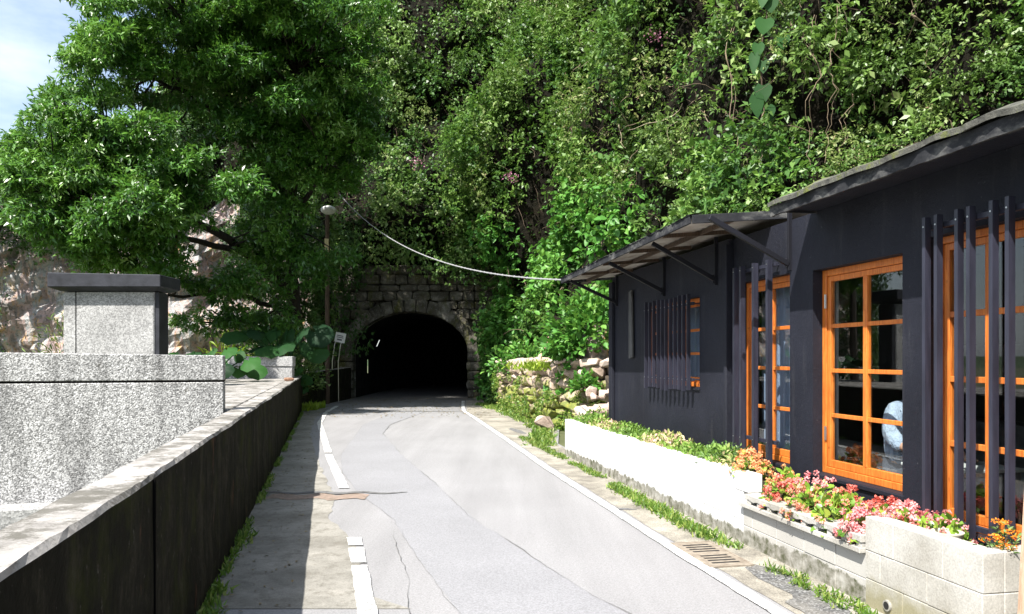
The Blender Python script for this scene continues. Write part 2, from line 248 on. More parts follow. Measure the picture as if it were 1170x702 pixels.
# ------------------------------------------------------------------ mesh helpers
def tag(o, label=None, cat=None, group=None, kind=None):
    if label: o['label'] = label
    if cat: o['category'] = cat
    if group: o['group'] = group
    if kind: o['kind'] = kind
    return o
def empty(name, loc=(0, 0, 0), rz=0):
    o = bpy.data.objects.new(name, None); COL.objects.link(o); o.location = loc; o.rotation_euler = (0, 0, rz); o.empty_display_size = .2
    return o
class MB:
    def __init__(s): s.v = []; s.f = []; s.m = []
    def add(s, vs, fs, mi=0):
        b = len(s.v); s.v += [tuple(v) for v in vs]; s.f += [tuple(b+i for i in f) for f in fs]; s.m += [mi]*len(fs); return s
    def box(s, a, b, mi=0):
        x0, y0, z0 = (min(p, q) for p, q in zip(a, b)); x1, y1, z1 = (max(p, q) for p, q in zip(a, b))
        return s.add([(x0, y0, z0), (x1, y0, z0), (x1, y1, z0), (x0, y1, z0), (x0, y0, z1), (x1, y0, z1), (x1, y1, z1), (x0, y1, z1)],
                     [(0, 3, 2, 1), (4, 5, 6, 7), (0, 1, 5, 4), (1, 2, 6, 5), (2, 3, 7, 6), (3, 0, 4, 7)], mi)
    def prism(s, poly, z0, z1, mi=0):      # plan polygon, ccw
        k = len(poly); zz0 = z0 if isinstance(z0, (list, tuple)) else [z0]*k; zz1 = z1 if isinstance(z1, (list, tuple)) else [z1]*k
        vs = [(p[0], p[1], zz0[i]) for i, p in enumerate(poly)]+[(p[0], p[1], zz1[i]) for i, p in enumerate(poly)]
        fs = [tuple(reversed(range(k))), tuple(range(k, 2*k))]+[(i, (i+1) % k, k+(i+1) % k, k+i) for i in range(k)]
        return s.add(vs, fs, mi)
    def beam(s, p, q, w, h, mi=0, up=(0, 0, 1)):
        p = Vector(p); q = Vector(q); d = (q-p).normalized(); a = d.cross(Vector(up)).normalized()*w/2; c = a.cross(d).normalized()*h/2
        vs = [p-a-c, p+a-c, p+a+c, p-a+c, q-a-c, q+a-c, q+a+c, q-a+c]
        return s.add(vs, [(0, 1, 2, 3), (7, 6, 5, 4), (0, 4, 5, 1), (1, 5, 6, 2), (2, 6, 7, 3), (3, 7, 4, 0)], mi)
    def tube(s, pts, rad, k=6, mi=0, cap=True):
        pts = [Vector(p) for p in pts]; r = rad if isinstance(rad, (list, tuple)) else [rad]*len(pts)
        vs = []; ref = Vector((.31, .52, .8))
        for i, p in enumerate(pts):
            d = (pts[min(i+1, len(pts)-1)]-pts[max(i-1, 0)]).normalized(); a = d.cross(ref).normalized(); b = d.cross(a)
            vs += [p+(a*math.cos(2*math.pi*j/k)+b*math.sin(2*math.pi*j/k))*r[i] for j in range(k)]
        fs = [(i*k+j, i*k+(j+1) % k, (i+1)*k+(j+1) % k, (i+1)*k+j) for i in range(len(pts)-1) for j in range(k)]
        if cap: fs += [tuple(reversed(range(k))), tuple(range((len(pts)-1)*k, len(pts)*k))]
        return s.add(vs, fs, mi)
    def lathe(s, prof, c, k=16, mi=0):
        vs = []
        for r, z in prof: vs += [(c[0]+r*math.cos(2*math.pi*j/k), c[1]+r*math.sin(2*math.pi*j/k), c[2]+z) for j in range(k)]
        return s.add(vs, [(i*k+j, i*k+(j+1) % k, (i+1)*k+(j+1) % k, (i+1)*k+j) for i in range(len(prof)-1) for j in range(k)], mi)
    def stone(s, c, h, rot=0, n=3, amp=.12, pw=4, mi=0, tilt=0):
        # rounded, noisy block: cube grid pushed toward a superellipsoid
        c = Vector(c); M = Matrix.Rotation(rot, 3, 'Z') @ Matrix.Rotation(tilt, 3, 'Y'); vs = []; fs = []; sd_ = Vector((random.uniform(0, 90), random.uniform(0, 90), 0)); idx = {}
        for ax in range(3):
            for sg in (-1, 1):
                for i in range(n+1):
                    for j in range(n+1):
                        p = [0, 0, 0]; p[ax] = sg; p[(ax+1) % 3] = -1+2*i/n; p[(ax+2) % 3] = -1+2*j/n; k = tuple(round(x, 4) for x in p)
                        if k not in idx:
                            v = Vector(p); v /= (abs(v.x)**pw+abs(v.y)**pw+abs(v.z)**pw)**(1/pw)
                            v *= 1+amp*2*mnoise.noise(v*1.3+sd_); idx[k] = len(vs); vs.append(c+M @ Vector((v.x*h[0], v.y*h[1], v.z*h[2])))
                def K(i, j):
                    p = [0, 0, 0]; p[ax] = sg; p[(ax+1) % 3] = -1+2*i/n; p[(ax+2) % 3] = -1+2*j/n; return idx[tuple(round(x, 4) for x in p)]
                for i in range(n):
                    for j in range(n):
                        q = (K(i, j), K(i+1, j), K(i+1, j+1), K(i, j+1)); fs.append(q if sg > 0 else q[::-1])
        return s.add(vs, fs, mi)
    def rock(s, c, h, rot=0, tilt=0, mi=0, q=16):
        bm = bmesh.new(); M = Matrix.Rotation(rot, 3, 'Z') @ Matrix.Rotation(tilt, 3, 'Y')
        for _ in range(q):
            v = Vector((random.gauss(0, 1), random.gauss(0, 1), random.gauss(0, 1))); v /= (abs(v.x)**4+abs(v.y)**4+abs(v.z)**4)**.25; v *= random.uniform(.8, 1.08); bm.verts.new(M @ Vector((v.x*h[0], v.y*h[1], v.z*h[2]))+Vector(c))
        r = bmesh.ops.convex_hull(bm, input=bm.verts); bmesh.ops.delete(bm, geom=[g for g in r['geom_interior'] if isinstance(g, bmesh.types.BMVert)], context='VERTS')
        bmesh.ops.bevel(bm, geom=bm.edges[:], offset=min(h)*.12, segments=1, affect='EDGES', clamp_overlap=True); bm.verts.index_update()
        s.add([tuple(v.co) for v in bm.verts], [tuple(v.index for v in f.verts) for f in bm.faces], mi); bm.free(); return s
    def build(s, name, mats, parent=None, bevel=0, smooth=False, origin=True, segs=1, tint=None):
        if not isinstance(mats, (list, tuple)): mats = [mats]
        me = bpy.data.meshes.new(name); vs = s.v; off = Vector((0, 0, 0))
        if parent is None and origin:
            a = np.array(vs); lo = a.min(0); hi = a.max(0); off = Vector(((lo[0]+hi[0])/2, (lo[1]+hi[1])/2, lo[2])); vs = (a-np.array(off)).tolist()
        me.from_pydata(vs, [], s.f)
        for m in mats: me.materials.append(m)
        if len(mats) > 1: me.polygons.foreach_set('material_index', s.m)
        if bevel:
            bm = bmesh.new(); bm.from_mesh(me); bm.normal_update()
            es = [e for e in bm.edges if len(e.link_faces) == 2 and e.calc_face_angle(0) > .5]
            bmesh.ops.bevel(bm, geom=es, offset=bevel, segments=segs, affect='EDGES', clamp_overlap=True); bm.to_mesh(me); bm.free()
        if smooth: me.polygons.foreach_set('use_smooth', [True]*len(me.polygons))
        if tint is not None:
            at = me.attributes.new('tint', 'FLOAT', 'POINT'); at.data.foreach_set('value', tint)
        me.update(); o = bpy.data.objects.new(name, me); COL.objects.link(o); o.location = off
        if parent is not None: o.parent = parent
        return o
def struct(o, kind='structure'): o['kind'] = kind; return o

# --- foliage : many small real leaves, vectorised
def T_quad(): return np.array([(0, 0, 0), (.5, .42, .10), (0, 1, 0), (-.5, .42, .10)], float), [(0, 1, 2, 3)]
def T_leaf(): return (np.array([(0, 0, 0), (.36, .22, .08), (.5, .5, .12), (.28, .8, .05), (0, 1, -.10), (-.28, .8, .05), (-.5, .5, .12), (-.36, .22, .08), (0, .5, 0)], float),
                      [(0, 1, 2, 8), (8, 2, 3, 4), (0, 8, 6, 7), (8, 4, 5, 6)])
def T_heart(): return (np.array([(0, 0, 0), (.30, -.14, .02), (.52, .12, .05), (.46, .45, .05), (.22, .8, 0), (0, 1, -.08), (-.22, .8, 0), (-.46, .45, .05), (-.52, .12, .05), (-.30, -.14, .02), (0, .45, -.04)], float),
                       [(0, 1, 2, 10), (10, 2, 3, 4), (10, 4, 5, 6), (0, 10, 8, 9), (10, 6, 7, 8)])
def T_big(K=16):
    o = []
    for i in range(K):
        a = math.pi*2*i/K-math.pi/2; r = .5*(1+.10*math.cos(a*2)); x = r*math.cos(a)*.98; y = .42+r*math.sin(a)*1.12
        if i == 0: y += .34
        if i in (1, K-1): y -= .04
        o.append((x, y))
    V = [(0, .3, -.03)]; F = []
    for rg in (.4, .75, 1.):
        for i, (x, y) in enumerate(o): V.append((x*rg, .3+(y-.3)*rg, -.16*rg*rg+.022*(1 if i % 2 else -1)*rg+.03*math.sin(i*1.7)*rg))
    for i in range(K):
        j = (i+1) % K; F.append((0, 1+i, 1+j))
        for q in (0, 1): b = 1+q*K; F.append((b+i, b+K+i, b+K+j, b+j))
    return np.array(V, float), F
def T_blade(): return np.array([(-.5, 0, 0), (.5, 0, 0), (.3, .55, .12), (-.3, .55, .12), (0, 1, .35)], float), [(0, 1, 2, 3), (3, 2, 4)]
def unit(a): return a/np.maximum(np.linalg.norm(a, axis=-1, keepdims=True), 1e-9)
def leaves(name, P, A, Nn, L, Wd, mat, tmpl, parent=None, tint=None):
    """P base points, A axis to the tip, Nn leaf normal; all world (or parent-local) coordinates"""
    P = np.asarray(P, float); n_ = len(P); T, F = tmpl; A = unit(A); B = unit(np.cross(A, Nn)); C = np.cross(B, A)
    L = np.broadcast_to(L, n_)[:, None, None]; Wd = np.broadcast_to(Wd, n_)[:, None, None]
    V = P[:, None, :]+A[:, None, :]*T[None, :, 1:2]*L+B[:, None, :]*T[None, :, 0:1]*Wd+C[:, None, :]*T[None, :, 2:3]*L
    k = len(T); V = V.reshape(-1, 3); off = np.zeros(3)
    if parent is None: lo = V.min(0); hi = V.max(0); off = np.array([(lo[0]+hi[0])/2, (lo[1]+hi[1])/2, lo[2]]); V = V-off
    li = []; tot = []
    base = (np.arange(n_)*k)[:, None]
    flat = np.concatenate([np.array(f) for f in F]); li = (base+flat[None, :]).ravel(); tot = np.tile([len(f) for f in F], n_)
    st = np.concatenate([[0], np.cumsum(tot)[:-1]])
    me = bpy.data.meshes.new(name); me.vertices.add(len(V)); me.vertices.foreach_set('co', V.astype(np.float32).ravel())
    me.loops.add(len(li)); me.loops.foreach_set('vertex_index', li.astype(np.int32)); me.polygons.add(len(tot))
    me.polygons.foreach_set('loop_start', st.astype(np.int32)); me.update(calc_edges=True)
    if k > 5: me.polygons.foreach_set('use_smooth', np.ones(len(tot), bool))
    if tint is None: tint = RNG.random(n_)
    at = me.attributes.new('tint', 'FLOAT', 'POINT'); at.data.foreach_set('value', np.repeat(np.clip(tint, 0, 1), k).astype(np.float32))
    me.materials.append(mat); me.update(); o = bpy.data.objects.new(name, me); COL.objects.link(o); o.location = off
    if parent is not None: o.parent = parent
    return o
def rv(n_): return unit(RNG.normal(size=(n_, 3)))
def clump_leaves(C, Rr, out, per, Lr, wr=.45, nl=6, droop=.35, upn=.6, spread=.09, zr=1., shell=.55, tb=None):
    """C centres, Rr radii (n,3), out outward direction per clump -> arrays for leaves(); leaves come in sprigs"""
    ns = np.maximum((per*Rr[:, 0]*Rr[:, 2]).astype(int), 4); idx = np.repeat(np.arange(len(C)), ns); n_ = len(idx)
    d = rv(n_); o = out[idx]; dot = (d*o).sum(1); d = d-o*(np.minimum(dot, 0)*1.6)[:, None]; d = unit(d)
    rad = shell+(1-shell)*RNG.random(n_)**.6; wob = 1+.25*RNG.normal(size=n_)*(RNG.random(n_) < .35)
    sp = C[idx]+d*Rr[idx]*(rad*wob)[:, None]
    axis0 = unit(d*.8+o*.5+RNG.normal(size=(n_, 3))*.35)
    j = np.repeat(np.arange(n_), nl); m = len(j)
    ax = unit(axis0[j]*.55+rv(m)*.85+np.array([0, 0, -droop]))
    Ls = RNG.uniform(Lr[0], Lr[1], n_)[j]*RNG.uniform(.7, 1.15, m)
    P = sp[j]+axis0[j]*(RNG.random(m)*spread)[:, None]+rv(m)*spread*.35
    Nn = unit(o[j]*.45+np.array([0, 0, upn])+d[j]*.3+RNG.normal(size=(m, 3))*.42)
    base = RNG.random(len(C)) if tb is None else tb
    tint = np.clip(.55*base[idx][j]+.35*RNG.random(n_)[j]+.25*RNG.random(m)-.08, 0, 1)
    return P, ax, Nn, Ls, Ls*wr*RNG.uniform(.8, 1.2, m), tint
def leaves_from(name, arr, mat, tmpl, parent=None): return leaves(name, arr[0], arr[1], arr[2], arr[3], arr[4], mat, tmpl, parent, arr[5])
def pxX(px, Y): return (px-585)/850*Y
def pyZ(py, Y): return 1.6-(py-410)/850*Y
def scr(P): return 585+850*P[:, 0]/np.maximum(P[:, 1], .1), 410-850*(P[:, 2]-1.6)/np.maximum(P[:, 1], .1)

# ================================================================== SETTING
# ground sheet to the horizon, road, pavement, verge
mb = MB(); mb.add([(-900, -300, -.03), (900, -300, -.03), (900, 1200, -.03), (-900, 1200, -.03)], [(0, 1, 2, 3)])
struct(mb.build('ground', MT['ground']))
def wallX(Y): return -1.96-.247*(Y-4.69)              # road-side foot of the left parapet
def planX(Y): return 3.22-.19*Y                       # road-side foot of the planter
def interp(tab, y): return float(np.interp(y, [t[0] for t in tab], [t[1] for t in tab]))
rline = [(-6, 3.73), (4.66, 1.67), (6.04, 1.39), (7.86, 1.06), (10.97, .49), (14.5, -.085), (18.9, -.82), (22.7, -1.47), (26, -1.72), (30, -1.95)]
lline = [(-6, 1.2), (4.66, -.905), (6.18, -1.29), (9.19, -2.08), (12.1, -2.97), (18.4, -4.76), (22, -5.5), (25.2, -5.9)]
vergeR = [(-6, 4.36), (5, 2.27), (12.3, .88), (14, .62), (18, .9), (23, -.1), (28, -1.3), (30.4, -1.7)]
def strip(fl, fr, ys, z, name, mat, kind='structure', jl=0, jr=0):
    mb = MB(); vs = []
    for i, y in enumerate(ys):
        vs += [(fl(y)+(random.uniform(-jl, jl)), y, z), (fr(y)+random.uniform(-jr, jr), y, z)]
    mb.add(vs, [(2*i, 2*i+1, 2*i+3, 2*i+2) for i in range(len(ys)-1)]); return struct(mb.build(name, mat), kind)
ys = list(np.arange(-6, 31, .5))+[31, 35, 45, 52]
strip(lambda y: wallX(y)-.2 if y < 30 else -6.6, lambda y: interp(vergeR, y)+.25 if y < 30 else -1.6, ys, 0, 'road', MT['asphalt'])
edgeL = [(4.75, -.62), (5.0, -1.0), (5.3, -1.12), (5.9, -1.2), (6.6, -1.42), (7.4, -1.82), (8.2, -1.98), (8.6, -2.05), (9.5, -2.35), (12, -3.15), (16, -4.35), (20, -5.3), (24, -5.95)]
strip(lambda y: wallX(y)-.1, lambda y: interp(edgeL, y), list(np.arange(4.75, 24.1, .16)), .004, 'pavement', MT['pave'], jr=.025)
strip(lambda y: wallX(y)-.1, lambda y: wallX(y)+.55+.25*math.sin(y*1.3), list(np.arange(-5, 4.7, .2)), .004, 'rough_asphalt_edge', MT['rasph'], jr=.04)
strip(lambda y: interp(rline, y)+.10, lambda y: interp(vergeR, y)+.2, list(np.arange(-6, 29, .25)), .004, 'verge', MT['verge'], jl=.012)
# asphalt patches and cracks
PR = [(22.5, -2.6), (18.0, -2.95), (15.9, -2.75), (12.4, -1.85), (9.5, -.97), (7.6, -.45), (6.5, -.02), (5.4, .38), (4.66, .72), (2, 2.2)]
PL = [(22.5, -3.55), (18.0, -3.6), (12.4, -2.85), (10.5, -2.4), (8.9, -1.85), (7.4, -1.18), (6.3, -.86), (5.4, -.58), (4.66, -.33), (2, .6)]
strip(lambda y: interp(PL[::-1], y), lambda y: interp(PR[::-1], y), list(np.arange(2, 22.5, .3)), .004, 'road_patch', MT['apatch'], jl=.01, jr=.02)
def crack(pts, w, z=.008):
    vs = []; ypts = np.arange(pts[0][0], pts[-1][0], .12)
    for y in ypts:
        x = interp(pts, y)+.02*mnoise.noise(Vector((y*3.1, w*50, 0)))+.008*random.uniform(-1, 1); ww = w*max(.1, .6+1.3*mnoise.noise(Vector((y*1.3, 3, w*90))))
        vs += [(x-ww, y, z), (x+ww, y, z)]
    return vs
mb = MB()
for pts, w in ((PR[::-1], .005), (PL[::-1], .0018), ([(4.3, -.60), (5.4, -.75), (6.6, -1.05), (7.4, -1.2)], .004)):
    vs = crack(pts, w); mb.add(vs, [(2*i, 2*i+1, 2*i+3, 2*i+2) for i in range(len(vs)//2-1)])
struct(mb.build('road_cracks', MT['crack']))
mb = MB(); 
for k in range(1):
    vs = []
    for i in range(24):
        x = -2.82+1.15*i/23; y = 8.62+.06*math.sin(i*.7)+random.uniform(-.02, .02); vs += [(x, y-.17-random.uniform(0, .03), .008), (x, y+.12, .008)]
    mb.add(vs, [(2*i, 2*i+2, 2*i+3, 2*i+1) for i in range(23)])
struct(mb.build('trench_patch', MT['redpatch']))
mb = MB(); vs = []
for i in range(30):
    x = -3.0+1.75*i/29; y = 8.83+.05*math.sin(i*.7)+random.uniform(-.015, .015); w = .05*math.sin(math.pi*(i+.5)/30)+.012; vs += [(x, y-w, .012), (x, y+w, .012)]
mb.add(vs, [(2*i, 2*i+2, 2*i+3, 2*i+1) for i in range(29)]); struct(mb.build('trench_seam', MT['crack']))
def blob(name, cx, cy, rx, ry, rot, mat, z):
    vs = []; K = 40
    for i in range(K):
        a = 6.2832*i/K; r = 1+.45*mnoise.noise(Vector((math.cos(a)*1.4+cx*7, math.sin(a)*1.4, cy)))+random.uniform(-.05, .05); x, y = rx*r*math.cos(a), ry*r*math.sin(a); vs.append((cx+x*math.cos(rot)-y*math.sin(rot), cy+x*math.sin(rot)+y*math.cos(rot), z))
    m_ = MB(); m_.add(vs, [tuple(range(K))]); struct(m_.build(name, mat))
blob('gravel_patch', 1.93, 5.35, .13, .42, .19, MT['rasph'], .007); blob('gravel_patch', 1.98, 4.75, .17, .30, .19, MT['rasph'], .010)
blob('asphalt_stain', 1.15, 7.9, .05, .16, 1.3, MT['crack'], .007); blob('asphalt_stain', -4.6, 21.4, .5, .12, .1, MT['crack'], .007); blob('asphalt_stain', -2.6, 22.6, .9, .14, 0, MT['crack'], .0075); blob('asphalt_stain', .1, 16.5, .12, .7, .2, MT['crack'], .006)
# painted lines
def line(tab, segs, w, name, mat, z):
    mb = MB()
    for y0, y1 in segs:
        yy = np.linspace(y0, y1, max(3, int((y1-y0)/.12))); vs = []
        for y in yy:
            x = interp(tab, y); vs += [(x-w/2+random.uniform(-.006, .006), y, z), (x+w/2+random.uniform(-.006, .006), y, z)]
        mb.add(vs, [(2*i, 2*i+1, 2*i+3, 2*i+2) for i in range(len(yy)-1)])
    return struct(mb.build(name, mat))
line(rline, [(-3, 28)], .11, 'edge_line', MT['line'], .012)
line(lline, [(0, 5.72), (5.8, 6.25), (6.34, 6.62), (9.15, 12.35), (12.6, 25)], .125, 'dashed_line', MT['line'], .012)

# ---- far wooded hills on the open left side (only seen in the window glass and past the cliff)
mb = MB(); nx, ny = 60, 8
vs = []
for j in range(ny):
    for i in range(nx):
        a = R(100+150*i/(nx-1)); r = 120+20*j; h = 4*math.sin(math.pi*j/(ny-1)*.5)*(1+.8*mnoise.noise(Vector((i*.25, j*.4, 2))))
        vs.append((r*math.cos(a), r*math.sin(a), -2+h))
mb.add(vs, [(j*nx+i, j*nx+i+1, (j+1)*nx+i+1, (j+1)*nx+i) for j in range(ny-1) for i in range(nx-1)])
struct(mb.build('hills', MT['hill'], smooth=True))

# ================================================================== CLIFF
ctrl = [(-31, 60), (-28, 46), (-25.5, 35), (-22, 29), (-17.5, 28.2), (-13.5, 28.3), (-10, 29.4), (-8, 30.6), (-4, 31.0), (-.4, 30.7), (.5, 27), (1.4, 22.5), (2.5, 18.5), (3.9, 15.6), (5.6, 13.2), (7.4, 9.5), (8.9, 4), (10, -4)]
def catmull(c, m=14):
    o = []; c = [Vector((*p, 0)) for p in c]; c = [c[0]*2-c[1]]+c+[c[-1]*2-c[-2]]
    for i in range(1, len(c)-2):
        for k in range(m):
            t = k/m; a, b, d, e = c[i-1], c[i], c[i+1], c[i+2]
            o.append(.5*((2*b)+(d-a)*t+(2*a-5*b+4*d-e)*t*t+(3*b-a-3*d+e)*t**3))
    o.append(c[-2]); return o
pl = catmull(ctrl); pl = np.array([(p.x, p.y) for p in pl]); NS = len(pl)
tan = np.gradient(pl, axis=0); tan /= np.linalg.norm(tan, axis=1)[:, None]; nor = np.stack([tan[:, 1], -tan[:, 0]], 1)   # toward the road
if nor[NS//2, 1] > 0: nor = -nor
NH = 70; Hs = np.linspace(-.1, 1, NH)
crest = np.interp(pl[:, 0], [-30, -23, -20, -16, -12, -9, 10], [8, 10.3, 10.3, 11, 16, 21, 22])
G = np.zeros((NH, NS, 3))
for j in range(NH):
    for i in range(NS):
        h = Hs[j]*crest[i]; x, y = pl[i]
        q = Vector((x*.22, y*.22, h*.22)); dd = 1.3*mnoise.fractal(q, 1, 2, 5)+.35*mnoise.fractal(q*4, 1, 2, 4)
        lean = .20*h if x < 1 else .16*h
        if -8.2 < x < .6 and y > 26: dd = dd*min(1, max(0, (h-4)/3))+1.9*min(1, max(0, (h-5.0)/1.8))*min(1, max(0, (13-h)/4)); lean = .2*max(0, h-5)
        if x > 3.2: dd = dd*min(1, .25+h/6)
        dd -= lean; G[j, i] = (x+nor[i, 0]*dd, y+nor[i, 1]*dd, h)
mb = MB(); vs = G.reshape(-1, 3).tolist(); fs = []; ms = []
for j in range(NH-1):
    for i in range(NS-1):
        c = G[j, i]
        if -7.3 < pl[i, 0] < -.7 and pl[i, 1] > 29 and c[2] < 4.6: continue
        fs.append((j*NS+i, j*NS+i+1, (j+1)*NS+i+1, (j+1)*NS+i)); q = Vector(c)*.5
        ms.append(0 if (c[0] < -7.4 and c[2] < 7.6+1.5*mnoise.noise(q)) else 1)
mb.v = vs; mb.f = fs; mb.m = ms
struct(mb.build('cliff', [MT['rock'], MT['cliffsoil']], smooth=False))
def surf(s, h):      # bilinear sample of the cliff, s in 0..NS-1, h in 0..NH-1
    i = np.clip(s.astype(int), 0, NS-2); j = np.clip(h.astype(int), 0, NH-2); a = (s-i)[:, None]; b = (h-j)[:, None]
    P = (G[j, i]*(1-a)+G[j, i+1]*a)*(1-b)+(G[j+1, i]*(1-a)+G[j+1, i+1]*a)*b
    N = unit(np.concatenate([nor[i], np.full((len(i), 1), .18)], 1)); return P, N
# area weighted sampling
e1 = np.linalg.norm(G[:-1, 1:]-G[:-1, :-1], axis=2); e2 = np.linalg.norm(G[1:, :-1]-G[:-1, :-1], axis=2); AR = (e1*e2).ravel(); CDF = np.cumsum(AR)/AR.sum()
def sample_cliff(n_):
    k = np.searchsorted(CDF, RNG.random(n_)); j, i = np.divmod(k, NS-1); return surf(i+RNG.random(n_), j+RNG.random(n_))
def nz(P, sc, off=0): return np.array([mnoise.fractal(Vector((p[0]*sc+off, p[1]*sc, p[2]*sc)), 1, 2, 3) for p in P])
def keep_view(P, m=170): x, y = scr(P); return (P[:, 1] > 2) & (x > -m) & (x < 1170+m) & (y > -m) & (P[:, 2] > .1)
def ok_zone(P):
    x, y = scr(P); rock = (P[:, 0] < -7.3) & (P[:, 2] < 7.0) & ~((x < 12))
    rock |= (x > 20) & (x < 275) & (y > 215)
    rock &= ~((x < 75) & (y < 300))
    portal = (P[:, 0] > -7.7) & (P[:, 0] < -.3) & (P[:, 1] > 27) & (P[:, 2] < 5.35)
    return ~rock & ~portal
P, N = sample_cliff(7000); k = keep_view(P) & ok_zone(P); P = P[k]; N = N[k]; g = nz(P, .55, 3); k = g > -.15; P, N, g = P[k], N[k], g[k]
sx, sy = scr(P); sp = nz(P, .3, 40)
near_broad = (sx > 560) & (sy > 225) & (P[:, 2] < 6.5)
kind = np.where(near_broad & (sp > -.25), 1, np.where(sp > .16, 2, 0))
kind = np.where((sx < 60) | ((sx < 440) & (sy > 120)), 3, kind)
dist = np.clip(P[:, 1]/22, .45, 1.2)
rr = RNG.uniform(.2, .62, len(P))*np.clip(dist, .55, 1)*(1.0+.5*(g > .15)); RR = np.stack([rr, rr, rr*1.15], 1)
C = P+N*(rr*.35+.10+np.clip(g, 0, .6)*1.3)[:, None]
tb = np.clip(.5+nz(P, .9, 70)*1.2, 0, 1)
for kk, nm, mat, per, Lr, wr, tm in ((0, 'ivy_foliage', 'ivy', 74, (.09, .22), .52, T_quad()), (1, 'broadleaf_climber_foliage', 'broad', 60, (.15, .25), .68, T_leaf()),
                                 (2, 'small_leaved_foliage', 'small', 95, (.07, .15), .5, T_quad()), (3, 'shade_toned_ivy_foliage', 'dark', 80, (.1, .18), .5, T_quad())):  # last entry: darker leaf copy of the ivy, its shade put into the colour
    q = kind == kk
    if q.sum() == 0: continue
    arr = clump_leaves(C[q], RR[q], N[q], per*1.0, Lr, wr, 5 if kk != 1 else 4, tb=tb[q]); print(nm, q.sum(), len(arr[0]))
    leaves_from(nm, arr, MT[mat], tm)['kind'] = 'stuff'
# denser, finer growth on the nearer slope behind the cafe
P, N = sample_cliff(15000); k = keep_view(P) & ok_zone(P) & (P[:, 1] < 17) & (P[:, 0] > 1); P = P[k]; N = N[k]; g = nz(P, .8, 3); k = g > -.13; P, N, g = P[k], N[k], g[k]
sx, sy = scr(P); k = ~((abs(sx-862) < 34) & (sy < 190)); P, N, g = P[k], N[k], g[k]; sp = nz(P, .6, 90)
rr = RNG.uniform(.16, .42, len(P)); RR = np.stack([rr, rr, rr*1.1], 1); C = P+N*(rr*.35+.2+np.clip(g, 0, .6)*.8)[:, None]; tb = np.clip(.5+nz(P, 1.2, 70)*1.2, 0, 1)
for kk, nm, mat in ((0, 'slope_ivy_foliage', 'ivy'), (1, 'slope_small_leaved_foliage', 'small')):
    q = (sp > .05) == bool(kk); arr = clump_leaves(C[q], RR[q], N[q], 230, (.06, .11), .5, 5, tb=tb[q]); print(nm, q.sum(), len(arr[0])); leaves_from(nm, arr, MT[mat], T_quad())['kind'] = 'stuff'
# loose carpet in the gaps
P, N = sample_cliff(60000); k = keep_view(P) & ok_zone(P); P = P[k]; N = N[k]; m = len(P)
P = P+N*RNG.uniform(.03, .35, m)[:, None]
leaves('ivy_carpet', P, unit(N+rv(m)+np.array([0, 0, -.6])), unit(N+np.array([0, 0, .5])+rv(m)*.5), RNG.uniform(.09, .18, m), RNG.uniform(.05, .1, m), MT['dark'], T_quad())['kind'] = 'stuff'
# twigs
def twig_mesh(name, starts, lens, rad, tones, down=.4, side=.6, curl=.5, k=3, parent=None, steps=9):
    mb = MB(); tint = []
    for p, L_, r_, tn in zip(starts, lens, rad, tones):
        p = Vector(p); d = Vector((random.gauss(0, side), random.gauss(0, side), random.gauss(-down, .5))).normalized(); pts = [p]; 
        for i in range(steps):
            d = (d+Vector((random.gauss(0, curl), random.gauss(0, curl), random.gauss(-down*.25, curl*.8)))*.5).normalized(); p = p+d*L_/steps; pts.append(p)
        mb.tube(pts, [r_*(1-.6*i/steps) for i in range(steps+1)], k, cap=False); tint += [tn]*(k*(steps+1))
    return mb.build(name, MT['twig'], parent, tint=tint)
P, N = sample_cliff(5200); k = keep_view(P, 60) & ok_zone(P); P = P[k]; N = N[k]; P = P+N*RNG.uniform(.2, .9, len(P))[:, None]; sx, sy = scr(P)
k = (RNG.random(len(P)) < np.where((sx > 760), .6, .4)); P = P[k][:1500]
twig_mesh('dead_twigs', P, RNG.uniform(.5, 1.5, len(P)), RNG.uniform(.006, .014, len(P))*np.clip(P[:, 1]/20, .4, 1), RNG.random(len(P))*.8)['kind'] = 'stuff'

# ================================================================== TUNNEL
tun = empty('tunnel_portal', (-4.1, 30.2, 0)); tag(tun, 'dark mossy stone tunnel mouth at the end of the road', 'tunnel')
TW, TS, TR = 2.3, 1.85, 1.62
def arch_pts(w, s_, r_, k=18): return [(-w, 0)]+[(-w*math.cos(math.pi*i/k), s_+r_*math.sin(math.pi*i/k)) for i in range(k+1)]+[(w, 0)]
ap = arch_pts(TW, TS, TR)
# head wall: courses of separate blocks round the arch
mb = MB(); zc = 0; row = 0
def inside_arch(x, z, g=.0):
    if z < TS: return abs(x) < TW+g
    return (x/(TW+g))**2+((z-TS)/(TR+g))**2 < 1
while zc < 5.1:
    hh = random.choice([.26, .32, .40]); x = -3.9-random.uniform(0, .4)
    while x < 3.9:
        w = random.uniform(.42, .85); cx = x+w/2; cz = zc+hh/2
        x += w
        if inside_arch(cx, cz, .52) : continue
        off = random.uniform(-.03, .03)+(.12 if zc > 4.5 and zc < 4.85 else 0)
        mb.stone((cx, -off, cz), (w/2-.001, .3, hh/2-.001), 0, 4, .085, 7)
    zc += hh
mb.build('headwall', MT['portal'], tun, smooth=False)
mb = MB(); K = 17
for i in range(K):
    a = math.pi*(i+.5)/K; ca, sa = math.cos(a), math.sin(a); cx, cz = -(TW+.27)*ca, TS+(TR+.27)*sa
    th = math.atan2(TW*sa, TR*ca)
    vs0 = len(mb.v); mb.stone((0, -.06, 0), (.27, .30, .235), 0, 4, .04, 8)
    nrm = Vector((-ca/TW, 0, sa/TR)).normalized(); tg = Vector((nrm.z, 0, -nrm.x))
    for q in range(vs0, len(mb.v)):
        v = mb.v[q]; w = Vector((cx, v[1], cz))+nrm*v[0]+tg*v[2]; mb.v[q] = tuple(w)
